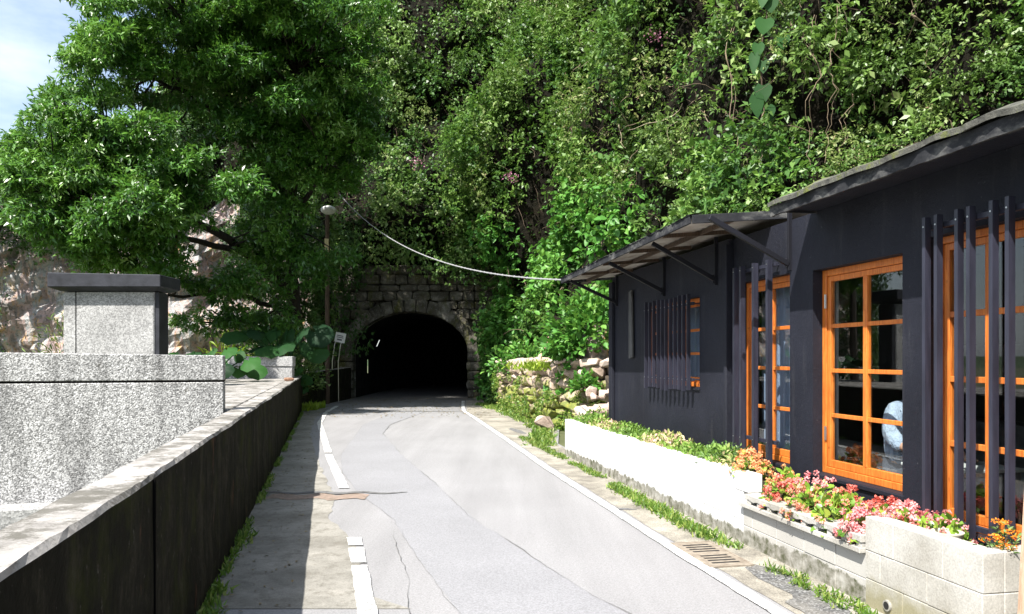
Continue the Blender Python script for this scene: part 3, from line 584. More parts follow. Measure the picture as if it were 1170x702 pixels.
for sd_ in (-1, 1):
    for j in range(5): mb.stone((sd_*(TW+.28), -.06, .19+j*.37), (.28+.04*(j % 2), .30, .178), 0, 4, .04, 8)
mb.build('arch_ring', MT['portal'], tun)
mb = MB()           # backing slab of the head wall behind the stones
bp = arch_pts(TW-.01, TS, TR-.01, 18); outer = [(-4.2, 0), (-4.2, 5.2), (4.2, 5.2), (4.2, 0)]
vs = [(x, .2, z) for x, z in bp]; m_ = len(vs)
for i, (x, z) in enumerate(bp):
    if i == 0: e = (-4.2, 0)
    elif i == m_-1: e = (4.2, 0)
    else:
        a = math.pi*(i-1)/18; dx, dz = -math.cos(a), math.sin(a); t = min(4.2/max(abs(dx), 1e-6), 3.35/max(dz, 1e-6)); e = (dx*t, TS+dz*t)
    vs.append((e[0], .2, e[1]))
mb.add(vs, [(i, i+1, m_+i+1, m_+i) for i in range(m_-1)]); mb.build('backing', MT['portal'], tun)
# lining, bending gently to the right; two small side openings in the left wall
mb = MB(); rings = [(0, 0), (2.82, 0), (2.97, 0), (4.75, 0), (4.95, 0), (9, .3), (13, 1.3), (17, 3.4), (20, 6)]
prof = [(-TW, -.05), (-TW, 1.05), (-TW, 1.5), (-TW, 1.85), (-TW, 2.3)]  # left side split for the openings, real rock niches
prof = [(-TW, -.05), (-TW, .95), (-TW, 1.55)]+[(-TW*math.cos(math.pi*i/16), TS+TR*math.sin(math.pi*i/16)) for i in range(17)]+[(TW, -.05)]
vs = []
for y, x in rings: vs += [(px_*1.01+x, y+(.2 if y == 0 else .02), pz_+.01) for px_, pz_ in prof]
kp = len(prof); fs = []
for r_ in range(len(rings)-1):
    for i in range(kp-1):
        if (r_ == 1 and i == 1) or (r_ == 3 and i in (4,)): continue
        fs.append((r_*kp+i, (r_+1)*kp+i, (r_+1)*kp+i+1, r_*kp+i+1))
fs.append(tuple((len(rings)-1)*kp+i for i in range(kp)))
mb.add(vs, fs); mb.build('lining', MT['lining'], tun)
# ================================================================== LEFT SIDE WALLS
def parapet(name, y0, y1, xf, th, htop, step, label, cat='wall', amp=.012):
    ys = np.arange(y0, y1+.001, step); mb = MB(); vs = []; nz_ = 5
    for y in ys:
        xr = xf(y); e = .012*mnoise.noise(Vector((y*2.5, 0, 5)))+amp*mnoise.noise(Vector((y*9, 0, 1))); h = htop(y)+.010*mnoise.noise(Vector((y*1.7, 3, 0)))
        row = [(xr+.02*mnoise.noise(Vector((y*1.2, k*.7, 0)))+.006*mnoise.noise(Vector((y*7, k*2.7, 4))), y, h*k/nz_ if k < nz_ else h-.02) for k in range(nz_+1)]
        row += [(xr-.014+e, y, h), (xr-th*.5, y, h+.006*mnoise.noise(Vector((y*6, 1, 9)))), (xr-th+.012+e, y, h), (xr-th, y, h-.02), (xr-th, y, 0)]
        vs += row
    w = nz_+6; fs = []; ms = []
    for i in range(len(ys)-1):
        for k in range(w-1): fs.append((i*w+k, (i+1)*w+k, (i+1)*w+k+1, i*w+k+1)); ms.append(1 if k >= nz_ and k <= nz_+3 else 0)
    fs += [tuple(range(w)), tuple(reversed([(len(ys)-1)*w+k for k in range(w)]))]; ms += [0, 0]
    mb.add(vs, fs); mb.m = ms; o = mb.build(name, [MT['wallface'], MT['walltop']]); return tag(o, label, cat)
parapet('parapet_wall', -3, 23.2, wallX, .22, lambda y: 1.07 if y < 9 else 1.07+.0*(y-9), .08, 'long low concrete roadside wall in the left foreground, black streaked side and pale top')
PW = [o for o in SC.objects if o.name == 'parapet_wall'][0]
mb = MB(); x_ = wallX(3.41)-PW.location.x; y_ = 3.41-PW.location.y; mb.box((x_-.05, y_-.004, 0), (x_+.010, y_+.004, 1.045)); mb.build('joint', MT['joint'], PW)
parapet('parapet_wall', 24.4, 29.9, lambda y: -6.62+.03*(y-24.4), .25, lambda y: 1.15+.02*(y-24.4), .1, 'short mossy dark roadside wall just left of the tunnel mouth')
# gap rail between the two walls
mb = MB(); a = Vector((wallX(23.2)-.1, 23.2, 0)); b = Vector((-6.72, 24.4, 0))
for zz in (.45, .95): mb.beam(a+Vector((0, 0, zz)), b+Vector((0, 0, zz)), .05, .06)
tag(mb.build('rail', MT['brown_wood']), 'short brown rail closing the gap between the two roadside walls', 'rail')
mb = MB(); mb.stone((0, 0, .035), (.11, .055, .04), .5, 3, .1, 5)
o = mb.build('brick', MT['brickb']); o.location = (wallX(17.2)-.10, 17.2, 1.078); tag(o, 'small brown brick lying on top of the long roadside wall', 'brick')
# pebble finished walls
gA, gB = Vector((-11.5, 5.3)), Vector((-2.955, 7.62)); gd = (gB-gA).normalized(); gn = Vector((gd.y, -gd.x))
def gpt(t, d): p = gA.lerp(gB, t)+gn*d; return (p.x, p.y)
front = empty('pebble_wall', (gB.x, gB.y, 0)); tag(front, 'nearer grey pebble-dash wall at the left with a groove under its top band', 'wall')
def gp(t0, t1, d0, d1, z0, z1, parent, name, mat, ztop=None, bevel=.008):
    mb = MB(); P4 = [gpt(t0, d0), gpt(t1, d0), gpt(t1, d1), gpt(t0, d1)]
    a = ztop or (z1, z1); off = front.location
    mb.prism([(p[0]-off.x, p[1]-off.y) for p in (P4 if d0 > d1 else P4[::-1])][::-1] if False else [(p[0]-off.x, p[1]-off.y) for p in P4], z0, [a[0], a[1], a[1], a[0]]); return mb.build(name, mat, parent, bevel=bevel)
# top rises slightly toward the left
tl = 1.75; tr_ = 1.633
gp(0, 1, 0, -.18, .16, 1.36, front, 'wall', MT['granite'])
gp(0, .999, -.012, -.17, 1.355, 1.385, front, 'groove', MT['joint'], bevel=0)
gp(0, 1, .004, -.184, 1.38, tr_, front, 'top_band', MT['granite'], ztop=(tl, tr_))
gp(0, 1, .34, .001, -.02, .21, front, 'plinth', MT['granite2'])
front2 = empty('pebble_wall', (-5.9, 20, 0)); tag(front2, 'farther pebble-dash wall with a projecting cap ending beside the roadside wall', 'wall')
mb = MB(); mb.box((-5.5, .03, 0), (0.0-.02, .25, 1.38)); mb.build('wall', MT['granite2'], front2, bevel=.01)
mb = MB(); mb.box((-5.5, 0, 1.385), (0.0, .28, 1.66)); mb.build('cap', MT['granite2'], front2, bevel=.015)
mb = MB(); mb.prism([(wallX(8)-.23, 7.9), (wallX(19.9)-.23, 19.9), (-8.6, 19.9), (-5.0, 7.9)], .6, 1.06)
tag(mb.build('concrete_landing', MT['walltop'], bevel=.01), 'sunlit pale concrete slab behind the roadside wall between the pebble walls', 'slab')
# pavilion block with slate cap behind the pebble wall
Yp = 14; pav = empty('stone_kiosk', (pxX(130, Yp), Yp, 0)); tag(pav, 'square grey pebble-dash block with an overhanging dark slate cap', 'kiosk')
mb = MB(); mb.box((-.95, 0, 0), (.76, .42, 2.86)); mb.build('block', MT['granite2'], pav, bevel=.015)
mb = MB(); mb.box((-.72, -.006, .4), (-.705, 0.002, 2.86)); mb.build('joint', MT['joint'], pav)
mb = MB()
lo = [(-.98, -.06), (.84, -.06), (.84, .5), (-.98, .5)]; hi = [(-1.12, -.22), (.98, -.22), (.98, .62), (-1.12, .62)]
vs = [(x, y, 2.87) for x, y in lo]+[(x, y, 2.93) for x, y in hi]+[(x, y, 3.2-.02*(x+1.2)) for x, y in hi]
mb.add(vs, [(3, 2, 1, 0)]+[(i, (i+1) % 4, 4+(i+1) % 4, 4+i) for i in range(4)]+[(4+i, 4+(i+1) % 4, 8+(i+1) % 4, 8+i) for i in range(4)]+[(8, 9, 10, 11)])
mb.build('slate_cap', MT['slate'], pav, bevel=.012)
mb = MB(); mb.box((.77, .03, 0), (.84, .40, 2.85)); mb.build('shade_strip', MT['slate'], pav)  # dark strip added as the block's shadowed right face

# ================================================================== BUILDING
FR = math.atan2(.98243, -.18666)
bl = empty('cafe_building', (3.82, 0, 0), FR); tag(bl, 'low dark navy painted cafe with orange wooden windows on the right', 'building')
def Yat(px, d=0): return (3.82-1.0179*d)/((px-585)/850+.19)
def U(px, d=0): return (Yat(px, d)+.18666*d)/.98243
def Z(px, py, d=0): return 1.6-(py-410)*Yat(px, d)/850
uF0, uF1, uN0 = U(838), U(703), 1.2
T = .16; HT = 2.86
W4 = (3.72, U(1072)+.10, .48, 2.43); W3 = (U(1018)-.12, U(931)+.03, .62, 2.36); W2 = (U(899)-.05, U(850)+.09, .62, 2.38); W1 = (U(804), U(742), 1.27, 2.31)
def facade(u0, u1, ops, d1, name, h):
    mb = MB(); ops = sorted(ops); c = u0
    for (a, b, z0, z1) in ops:
        mb.box((c, d1-T, 0), (a, d1, h)); mb.box((a, d1-T, 0), (b, d1, z0)); mb.box((a, d1-T, z1), (b, d1, h)); c = b
    mb.box((c, d1-T, 0), (u1, d1, h)); return mb
mb = facade(uN0, uF0, [W4, W3, W2], 0, 'wall', HT)
mb.box((uN0, -2.9, 0), (uN0+T, -T, HT)); mb.build('wall', MT['navy'], bl)
mb = facade(uF0, uF1, [W1], .05, 'wall', HT); mb.box((uF1-T, -2.9, 0), (uF1, .05-T, HT)); mb.box((uN0, -2.9-T, 0), (uF1, -2.9, HT)); mb.build('wall', MT['navy'], bl)
mb = MB(); mb.box((uF1-.13, .052, 0), (uF1+.03, .10, 2.78)); mb.build('corner_post', MT['navy'], bl, bevel=.006)
mb = MB(); mb.box((uF0-.002, .002, 0), (uF0+.06, .085, 2.8)); mb.build('corner_post', MT['navy'], bl, bevel=.006)
# interior shell
mb = MB(); mb.box((uN0+T, -2.898, .12), (uF1-T, -T-.002, .16)); mb.build('floor', MT['ifloor'], bl)
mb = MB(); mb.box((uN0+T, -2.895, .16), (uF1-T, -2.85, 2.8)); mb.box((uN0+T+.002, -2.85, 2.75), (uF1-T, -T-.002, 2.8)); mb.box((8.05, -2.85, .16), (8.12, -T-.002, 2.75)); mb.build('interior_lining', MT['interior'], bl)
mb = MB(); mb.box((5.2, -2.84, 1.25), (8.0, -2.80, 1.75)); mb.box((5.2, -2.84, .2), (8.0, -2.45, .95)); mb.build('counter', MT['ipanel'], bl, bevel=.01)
# windows
def window(w, cols, rows, recess=.075, fr=.055, mull=.055, rail=.032, d0=0, hinge=False, sash_split=None, lab=None):
    u0, u1, z0, z1 = w; d = d0-recess
    mb = MB(); mb.box((u0, d-.07, z0), (u0+fr, d, z1)); mb.box((u1-fr, d-.07, z0), (u1, d, z1)); mb.box((u0+fr, d-.07, z0), (u1-fr, d, z0+fr)); mb.box((u0+fr, d-.07, z1-fr), (u1-fr, d, z1))
    o = mb.build('window', MT['orange'], bl, bevel=.004)
    iu0, iu1, iz0, iz1 = u0+fr+.003, u1-fr-.003, z0+fr+.003, z1-fr-.003; d2 = d-.012; mb = MB()
    for (a, b) in ((iu0, iu0+.045), (iu1-.045, iu1)): mb.box((a, d2-.04, iz0), (b, d2, iz1))
    for (a, b) in ((iz0, iz0+.06), (iz1-.045, iz1)): mb.box((iu0+.045, d2-.04, a), (iu1-.045, d2, b))
    gu0, gu1, gz0, gz1 = iu0+.045, iu1-.045, iz0+.06, iz1-.045
    for i in range(1, cols):
        c_ = gu0+(gu1-gu0)*i/cols; mb.box((c_-mull/2, d2-.038, gz0), (c_+mull/2, d2+.002, gz1))
    for i in range(1, rows):
        c_ = gz0+(gz1-gz0)*i/rows; mb.box((gu0, d2-.034, c_-rail/2), (gu1, d2-.004, c_+rail/2))
    mb.build('frame', MT['orange'], o, bevel=.003)
    mb = MB(); mb.box((gu0-.005, d2-.022, gz0-.005), (gu1+.005, d2-.018, gz1+.005)); mb.build('pane', MT['glass'], o)
    if hinge:
        for zz in (z0+.28, z1-.33):
            mb = MB(); mb.box((u1-fr-.012, d+.001, zz), (u1-fr+.012, d+.008, zz+.12)); mb.tube([(u1-fr, d+.010, zz), (u1-fr, d+.010, zz+.12)], .006, 8); mb.build('hinge', MT['steel'], o)
    mb = MB(); mb.box((u0-.02, d0-.07, z0-.035), (u1+.02, d0+.02, z0-.002)); mb.build('sill', MT['navy'] , o, bevel=.004)
    return o
window(W4, 4, 4, mull=.045, rail=.04, fr=.05); window(W3, 2, 4, recess=.09, hinge=True, mull=.05, rail=.034); window(W2, 2, 4, rail=.035, mull=.05); window(W1, 3, 3, d0=.05, recess=.05, fr=.05)
for u0_, u1_ in ((W1[0]-.25, W1[1]+.5), (W2[0]-.05, W2[1]+.25)):  # curtain behind W2; the pale blue cloth added behind W1 imitates reflected sky
    mb = MB(); vs = []; uu_ = np.arange(u0_, u1_, .02)
    for t_ in uu_: w_ = .022*math.sin(t_*42)+.008*math.sin(t_*17); vs += [(t_, -.34+w_, .5), (t_, -.34+w_, 2.55), (t_, -.352+w_, 2.55), (t_, -.352+w_, .5)]
    mb.add(vs, [(i*4+k, i*4+(k+1) % 4, (i+1)*4+(k+1) % 4, (i+1)*4+k) for i in range(len(uu_)-1) for k in range(4)]); mb.build('sky_tinted_curtain', MT['sky_tinted_curtain'], bl)
# white curtain cord / inner post in window three, seen just behind the glass
mb = MB(); mb.box((U(957, -.27), -.28, .7), (U(957, -.27)+.022, -.255, 2.4)); mb.build('curtain_rail', MT['lampwhite'], bl)
# grilles of upright bars
def grille(us, z0, z1, d, wb=.028, dp=.044, jit=0, rz=(.12, .12)):
    g = MB(); lo_, hi_ = min(us)-.04, max(us)+.05; dd = d-dp/2-.012
    g.box((lo_, dd-.03, z1-rz[1]), (hi_, dd, z1-rz[1]+.035)); g2 = MB(); g2.box((lo_, dd-.03, z0+rz[0]), (hi_, dd, z0+rz[0]+.035))
    for u_ in (lo_+.06, hi_-.09): 
        g.tube([(u_, dd-.02, z1-rz[1]+.017), (u_, .0, z1-rz[1]+.017)], .009, 6); g2.tube([(u_, dd-.02, z0+rz[0]+.017), (u_, .0, z0+rz[0]+.017)], .009, 6)
    o = empty('window_grille'); o.parent = bl; g.build('rail', MT['bar'], o, bevel=.002); g2.build('rail', MT['bar'], o, bevel=.002)
    for u_ in us:
        b = MB(); j = random.uniform(-jit, jit); b.box((u_-wb/2, d-dp/2, z0+j), (u_+wb/2, d+dp/2, z1+random.uniform(-jit, jit)*.4))
        for zz in (z1-rz[1]+.017, z0+rz[0]+.017): b.tube([(u_, d+dp/2+.0005, zz), (u_, d+dp/2+.004, zz)], .006, 6, 1)
        b.build('bar', [MT['bar'], MT['steel']], o)
    return o
grille([U(p, .15)-.012 for p in (1057, 1070.5, 1094, 1107.5, 1133.5, 1152)]+[3.98, 3.86, 3.66], .47, 2.53, .15, rz=(.07, .08))
grille([U(p, .11)-.01 for p in (840, 847.5, 862, 878)], .5, 2.52, .11, wb=.038, dp=.05, rz=(.3, .06))
grille([U(p, .15) for p in (738, 742.5, 747, 752, 756.5, 761, 766, 771, 776, 781, 786.5)], 1.22, 2.34, .15, wb=.03, dp=.04, jit=.025)
# plank hung on the far wall
mb = MB(); u_ = U(722, .08); mb.add([(u_-.05, .07, 1.62), (u_+.09, .07, 1.60), (u_+.09, .07, 2.56), (u_-.02, .07, 2.58), (u_-.05, .1, 1.62), (u_+.09, .1, 1.60), (u_+.09, .1, 2.56), (u_-.02, .1, 2.58)],
       [(0, 3, 2, 1), (4, 5, 6, 7), (0, 1, 5, 4), (1, 2, 6, 5), (2, 3, 7, 6), (3, 0, 4, 7)]); mb.build('plank', MT['grey_wood'], bl, bevel=.004)
# near roof: mossy pitched sheet with an uneven edge, fascia board under it
dR = .42; ru1 = U(881, dR); us = np.arange(uN0-.3, ru1+.001, .06); mb = MB(); vs = []
nd = 14; sl = math.tan(R(17))
for u_ in us:
    e = .02*mnoise.noise(Vector((u_*5, 0, 0)))+.010*random.uniform(-1, 1); z0 = 2.915+.012*mnoise.noise(Vector((u_*4, 5, 0)))
    row = []
    for k in range(nd):
        d_ = dR+.05+e-(3.5*(k/(nd-1))**1.5); row.append((u_, d_, z0+(dR+.05-d_)*sl+.02*mnoise.noise(Vector((u_*3, d_*5, 2)))+(.012 if k == 1 else 0)))
    vs += row+[(p[0], p[1]-.004, p[2]-.035) for p in reversed(row)]
w = nd*2; n_ = len(us)
mb.add(vs, [(i*w+k, i*w+(k+1) % w, (i+1)*w+(k+1) % w, (i+1)*w+k) for i in range(n_-1) for k in range(w)]+[tuple(reversed(range(w))), tuple((n_-1)*w+k for k in range(w))])
rf = mb.build('roof', MT['roofmoss'], bl)
mb = MB(); vs = []
for u_ in us:
    o1 = .008*mnoise.noise(Vector((u_*7, 0, 3))); vs += [(u_, dR-.012, 2.80+o1), (u_, dR+.014, 2.80+o1), (u_, dR+.018, 2.885+.008*mnoise.noise(Vector((u_*5, 0, 7)))), (u_, dR-.012, 2.88)]
mb.add(vs, [(i*4+k, i*4+(k+1) % 4, (i+1)*4+(k+1) % 4, (i+1)*4+k) for i in range(n_-1) for k in range(4)]+[(3, 2, 1, 0), tuple((n_-1)*4+k for k in range(4))])
mb.build('fascia', MT['fascia'], rf)
mb = MB(); mb.box((uN0-.3, -3.0, 2.862), (ru1, dR-.014, 2.885)); mb.build('soffit', MT['navy'], rf)
mb = MB(); mb.add([(ru1+.004, dR+.01, 2.84), (ru1+.004, -3, 2.87), (ru1+.004, -3, 2.86+3.4*sl), (ru1+.004, dR+.01, 2.87), (ru1-.02, dR+.01, 2.84), (ru1-.02, -3, 2.87), (ru1-.02, -3, 2.86+3.4*sl), (ru1-.02, dR+.01, 2.87)],
       [(0, 1, 2, 3), (7, 6, 5, 4), (0, 3, 7, 4), (0, 4, 5, 1), (1, 5, 6, 2), (2, 6, 7, 3)]); mb.build('gable_board', MT['fascia'], rf)
# awning over the far section
dA = .815; ua0, ua1 = 7.21, 11.97
def zA(u_, d_): t = (u_-ua0)/(ua1-ua0); return 2.895-.085*t+.075*(dA-d_)/dA
aw = empty('awning', (0, 0, 0)); aw.parent = bl
mb = MB(); vs = []; us2 = np.arange(ua0, ua1+.001, .035)
for i, u_ in enumerate(us2):
    wv = .010*math.sin(i*math.pi/2)
    for d_ in (dA, dA*.5, 0, -1.4, -3.0): vs.append((u_, d_, zA(u_, max(d_, -.2))+wv+(.06*(-d_) if d_ < 0 else 0)+.022))
m_ = len(vs); vs += [(v[0], v[1], v[2]-.012) for v in vs[:m_]]; fs = []
for i in range(len(us2)-1):
    for k in range(4): a = i*5+k; fs += [(a, a+5, a+6, a+1), (m_+a+1, m_+a+6, m_+a+5, m_+a)]
for i in range(len(us2)-1): a = i*5; fs.append((a, m_+a, m_+a+5, a+5))
mb.add(vs, fs); mb.build('sheet', MT['under'], aw)
mb = MB()
mb.beam((ua0, dA+.012, zA(ua0, dA)), (ua1, dA+.012, zA(ua1, dA)), .022, .075); mb.beam((ua0-.012, -.2, zA(ua0, -.0)+.01), (ua0-.012, dA, zA(ua0, dA)), .022, .08); mb.beam((ua1+.012, .0, zA(ua1, 0)), (ua1+.012, dA, zA(ua1, dA)), .02, .07)
mb.build('edge_board', MT['fascia'], aw, bevel=.003)
mb = MB(); vs = []
for i, u_ in enumerate(np.arange(ua0-.02, ua1+.03, .05)):
    for d_, dz in ((dA+.03, .045), (dA-.10, .058), (dA-.10, .05), (dA+.03, .037)): vs.append((u_, d_+.01*random.uniform(-1, 1), zA(u_, d_)+dz+.004*random.uniform(-1, 1)))
q = len(vs)//4; mb.add(vs, [(i*4+k, i*4+(k+1) % 4, (i+1)*4+(k+1) % 4, (i+1)*4+k) for i in range(q-1) for k in range(4)]); mb.build('shingle_edge', MT['fascia'], aw)
for u_ in (7.9, 8.9, 9.9, 10.9):
    mb = MB(); mb.beam((u_, .06, zA(u_, .06)-.03), (u_, dA, zA(u_, dA)-.03), .035, .04); mb.build('batten', MT['brown_wood'], aw)
mb = MB(); mb.beam((ua0, dA*.5, zA(ua0, dA*.5)-.025), (ua1, dA*.5, zA(ua1, dA*.5)-.025), .03, .04); mb.build('batten', MT['brown_wood'], aw)
for Yw, dz in ((6.68, 0), (8.02, 0), (9.45, 0), (11.28, 0)):
    u_ = (Yw+.08)/.98243; base = .0 if u_ < uF0 else .05
    mb = MB(); mb.beam((u_, base+.03, 2.46), (u_, dA-.02, zA(u_, dA)-.045), .035, .045); mb.beam((u_, base+.014, 2.40), (u_, base+.014, zA(u_, 0)-.03), .04, .022, up=(1, 0, 0))
    for zz in (2.43, 2.50): mb.tube([(u_, base+.04, zz), (u_, base+.055, zz)], .012, 8)
    mb.build('strut', MT['strut'], aw, bevel=.002)

# ------------------------------------------------------------------ planter of white painted and bare blocks
pla = empty('block_planter', (3.22, 0, 0), FR); tag(pla, 'long knee-high roadside planter of white painted concrete blocks', 'planter')
def pu(Y): return Y/.98243
uA, uB, uC, uD = pu(12.36), pu(6.43), pu(4.83), pu(3.90)
mb = MB(); L_ = .4; u_ = uB
while u_ < uA-.05:
    e = min(u_+L_, uA)
    for (z0, z1) in ((0, .20), (.20, .40), (.40, .60)): mb.box((u_+.0008, -.12+random.uniform(-.001, .001), z0+.0008), (e-.0008, random.uniform(-.0015, .0015), z1-.0008))
    u_ = e
mb.box((uB-.10, -.125, .455), (uB+.14, .004, .612)); mb.build('painted_wall', MT['white'], pla, bevel=.004)
mb = MB(); u_ = uC-.05
while u_ < uB-.01:
    e = min(u_+.38, uB-.002)
    for (z0, z1) in ((0, .165), (.168, .335)): mb.box((u_+.002, -.12, z0), (e-.002, random.uniform(-.003, .003), z1))
    u_ = e
mb.build('lower_blocks', MT['block'], pla, bevel=.004)
mb = MB(); mb.box((uC+.002, -.10, .337), (uB-.004, .05, .372)); x = uC+.01
mb.box((uC+.002, -.10, .372), (uB-.004, -.05, .41))
while x < uB-.07:
    mb.box((x, -.049, .372), (x+.055, .030, .409)); x += .16
vs = []; uu = np.arange(uC+.002, uB-.09, .02)
for t_ in uu: q = .006*math.sin((t_-uC)*2*math.pi/.16); vs += [(t_, -.10, .41), (t_, .040+.006*mnoise.noise(Vector((t_*9, 0, 0))), .405+q), (t_, .042+.006*mnoise.noise(Vector((t_*9, 4, 0))), .452), (t_, -.085, .458)]
mb.add(vs, [(i*4+k, i*4+(k+1) % 4, (i+1)*4+(k+1) % 4, (i+1)*4+k) for i in range(len(uu)-1) for k in range(4)]+[(3, 2, 1, 0), tuple((len(uu)-1)*4+k for k in range(4))])
mb.build('ledge', MT['nblock'], pla, bevel=.003)
mb = MB()
for z0, z1, o_ in ((0, .18, .2), (.182, .362, 0), (.364, .58, .12)):
    u_ = uD
    while u_ < uC-.01:
        e = min(u_+(.4 if u_ > uD else .4-o_), uC); mb.box((u_+.0015, -.12, z0), (e-.0015, .012+random.uniform(-.002, .002), z1)); u_ = e
    mb.box((uD+.001, -.55, z0), (uD+.12, -.122, z1))
mb.build('near_blocks', MT['nblock'], pla, bevel=.005)
mb = MB(); mb.tube([(uC-.22, .0, .07), (uC-.22, .026, .07)], .034, 16); q = len(mb.f); mb.tube([(uC-.22, .0262, .07), (uC-.22, .0275, .07)], .024, 16, 1); mb.build('drain_pipe', [MT['block'], MT['black']], pla)
mb = MB(); mb.box((uD+.12, -.60, .01), (uC, -.122, .43)); mb.box((uC, -.6, .01), (uB, -.122, .40)); mb.box((uB, -.55, .01), (uA-.05, -.122, .53)); mb.build('soil', MT['soil'], pla)
def Lc(u_, d_, z): # planter local -> world
    c, s_ = -.18666, .98243; return Vector((3.22+c*u_-s_*d_, s_*u_+c*d_, z))

# ------------------------------------------------------------------ begonias, one thing each
def begonia(name, Yc, dd, zb, rad, hgt, pet, nleaf, nfl, label, lmat='begleaf', tb=.5, cat='plant'):
    rad *= 1.22; hgt *= 1.22; nleaf = int(nleaf*2.3)+30; nfl = int(nfl*1.6)
    c = Lc(pu(Yc), dd, zb); t = empty(name, c); tag(t, label, cat, 'flowering plants in the roadside planter')
    m = nleaf; d = rv(m); d[:, 2] = np.abs(d[:, 2]); r = RNG.random(m)**.4
    P = d*r[:, None]*np.array([rad, rad, hgt]); ax = unit(d+rv(m)*.7); Nn = unit(d*.5+np.array([-.2, -.3, .9])+rv(m)*.35); L_ = RNG.uniform(.03, .062, m)
    leaves('foliage', P, ax, Nn, L_, L_*.9, MT[lmat], T_heart(), t, np.clip(tb+RNG.normal(0, .28, m), 0, 1))
    m = nfl; d = rv(m); d[:, 2] = np.abs(d[:, 2])*1.1+.05; d = unit(d); Pc = d*np.array([rad, rad, hgt])*RNG.uniform(.85, 1.16, m)[:, None]
    k = 5; j = np.repeat(np.arange(m), k*4); Pq = Pc[j]+rv(len(j))*.018; ax = unit(rv(len(j))+d[j]*.4); Nn = unit(d[j]+rv(len(j))*.5); L_ = RNG.uniform(.012, .021, len(j))
    leaves('blossoms', Pq, ax, Nn, L_, L_*.95, MT[pet], T_leaf(), t, RNG.random(m)[j]*.6+RNG.random(len(j))*.4)
    mb = MB()
    for _ in range(9):
        a = random.uniform(0, 6.28); q = Vector((rad*.6*math.cos(a), rad*.6*math.sin(a), hgt*.6)); mb.tube([(0, 0, -.06), q*.5+Vector((0, 0, .03)), q], [.008, .006, .004], 5)
    mb.build('stem', MT['brown_wood'], t); return t
begonia('begonia', 6.60, -.17, .56, .13, .17, 'p_salmon', 26, 46, 'salmon orange begonia at the end of the white painted planter wall')
begonia('begonia', 6.28, -.30, .42, .15, .20, 'p_salmon', 70, 12, 'mostly green begonia just behind the salmon orange one')
begonia('begonia', 6.02, -.14, .38, .14, .20, 'p_red', 34, 42, 'red flowered begonia right of the salmon orange one')
begonia('begonia', 5.80, -.28, .40, .15, .22, 'p_pink', 34, 34, 'pale pink begonia below the narrow barred window')
begonia('begonia', 5.66, -.12, .36, .15, .21, 'p_peach', 80, 22, 'peach flowered begonia with yellow green leaves in the middle of the planter')
begonia('begonia', 5.42, -.30, .38, .15, .20, 'p_red', 26, 30, 'red begonia tight under the left sash of the big open-view window')
begonia('begonia', 5.30, -.14, .36, .16, .22, 'p_peach', 110, 10, 'large leafy bright green begonia in front of the unbarred orange window', tb=.62)
begonia('begonia', 5.05, -.33, .38, .15, .19, 'p_red', 22, 44, 'deep red begonia under the right corner of the unbarred orange window')
begonia('begonia', 4.98, -.10, .38, .14, .17, 'p_pink', 18, 50, 'pink begonia spilling over the low ledge beside the nearest blocks')
begonia('begonia', 4.76, -.24, .43, .14, .18, 'p_pink', 24, 48, 'pink begonia standing just behind the nearest raised blocks')
begonia('begonia', 4.50, -.27, .42, .12, .17, 'p_pink', 60, 14, 'pink and green begonia in a small pot beside the barred window')
mb = MB(); mb.lathe([(.0, 0), (.06, 0), (.085, .12), (.09, .13), (.08, .13), (.055, .02)], (0, 0, 0), 20)
o = mb.build('flower_pot', MT['pot'], smooth=True); o.location = Lc(pu(4.40), -.22, .44); tag(o, 'small pale round pot half hidden by the last pink begonia', 'pot')
# orange milkweed
t = empty('milkweed', Lc(pu(4.02), -.22, .43)); tag(t, 'orange flowered milkweed alone at the near corner of the planter', 'plant', 'flowering plants in the roadside planter')
mb = MB(); LP = []; LA = []; FP = []
for i in range(17):
    a = random.uniform(0, 6.28); r_ = random.uniform(.03, .15); h = random.uniform(.13, .26); q = Vector((r_*math.cos(a), r_*math.sin(a), h)); pts = [Vector((r_*.15*math.cos(a), r_*.15*math.sin(a), 0)), q*.55+Vector((0, 0, h*.1)), q]
    mb.tube(pts, [.0035, .003, .002], 5)
    for k in range(13):
        f = random.uniform(.25, .98); p = pts[0].lerp(q, f); b = random.uniform(0, 6.28); LP.append(p); LA.append((math.cos(b), math.sin(b), random.uniform(-.1, .7)))
    if i < 12: FP.append(q)
mb.build('stem', MT['brown_wood'], t)
m = len(LP); L_ = RNG.uniform(.035, .065, m); leaves('foliage', np.array(LP), np.array(LA), np.tile([0, 0, 1.], (m, 1))+rv(m)*.3, L_, L_*.26, MT['milkleaf'], T_leaf(), t)
FPa = np.array(FP); j = np.repeat(np.arange(len(FP)), 34); L_ = RNG.uniform(.008, .014, len(j)); leaves('blossoms', FPa[j]+rv(len(j))*np.array([.026, .026, .012]), rv(len(j))+np.array([0, 0, .6]), rv(len(j)), L_, L_*.8, MT['p_orange'], T_leaf(), t)
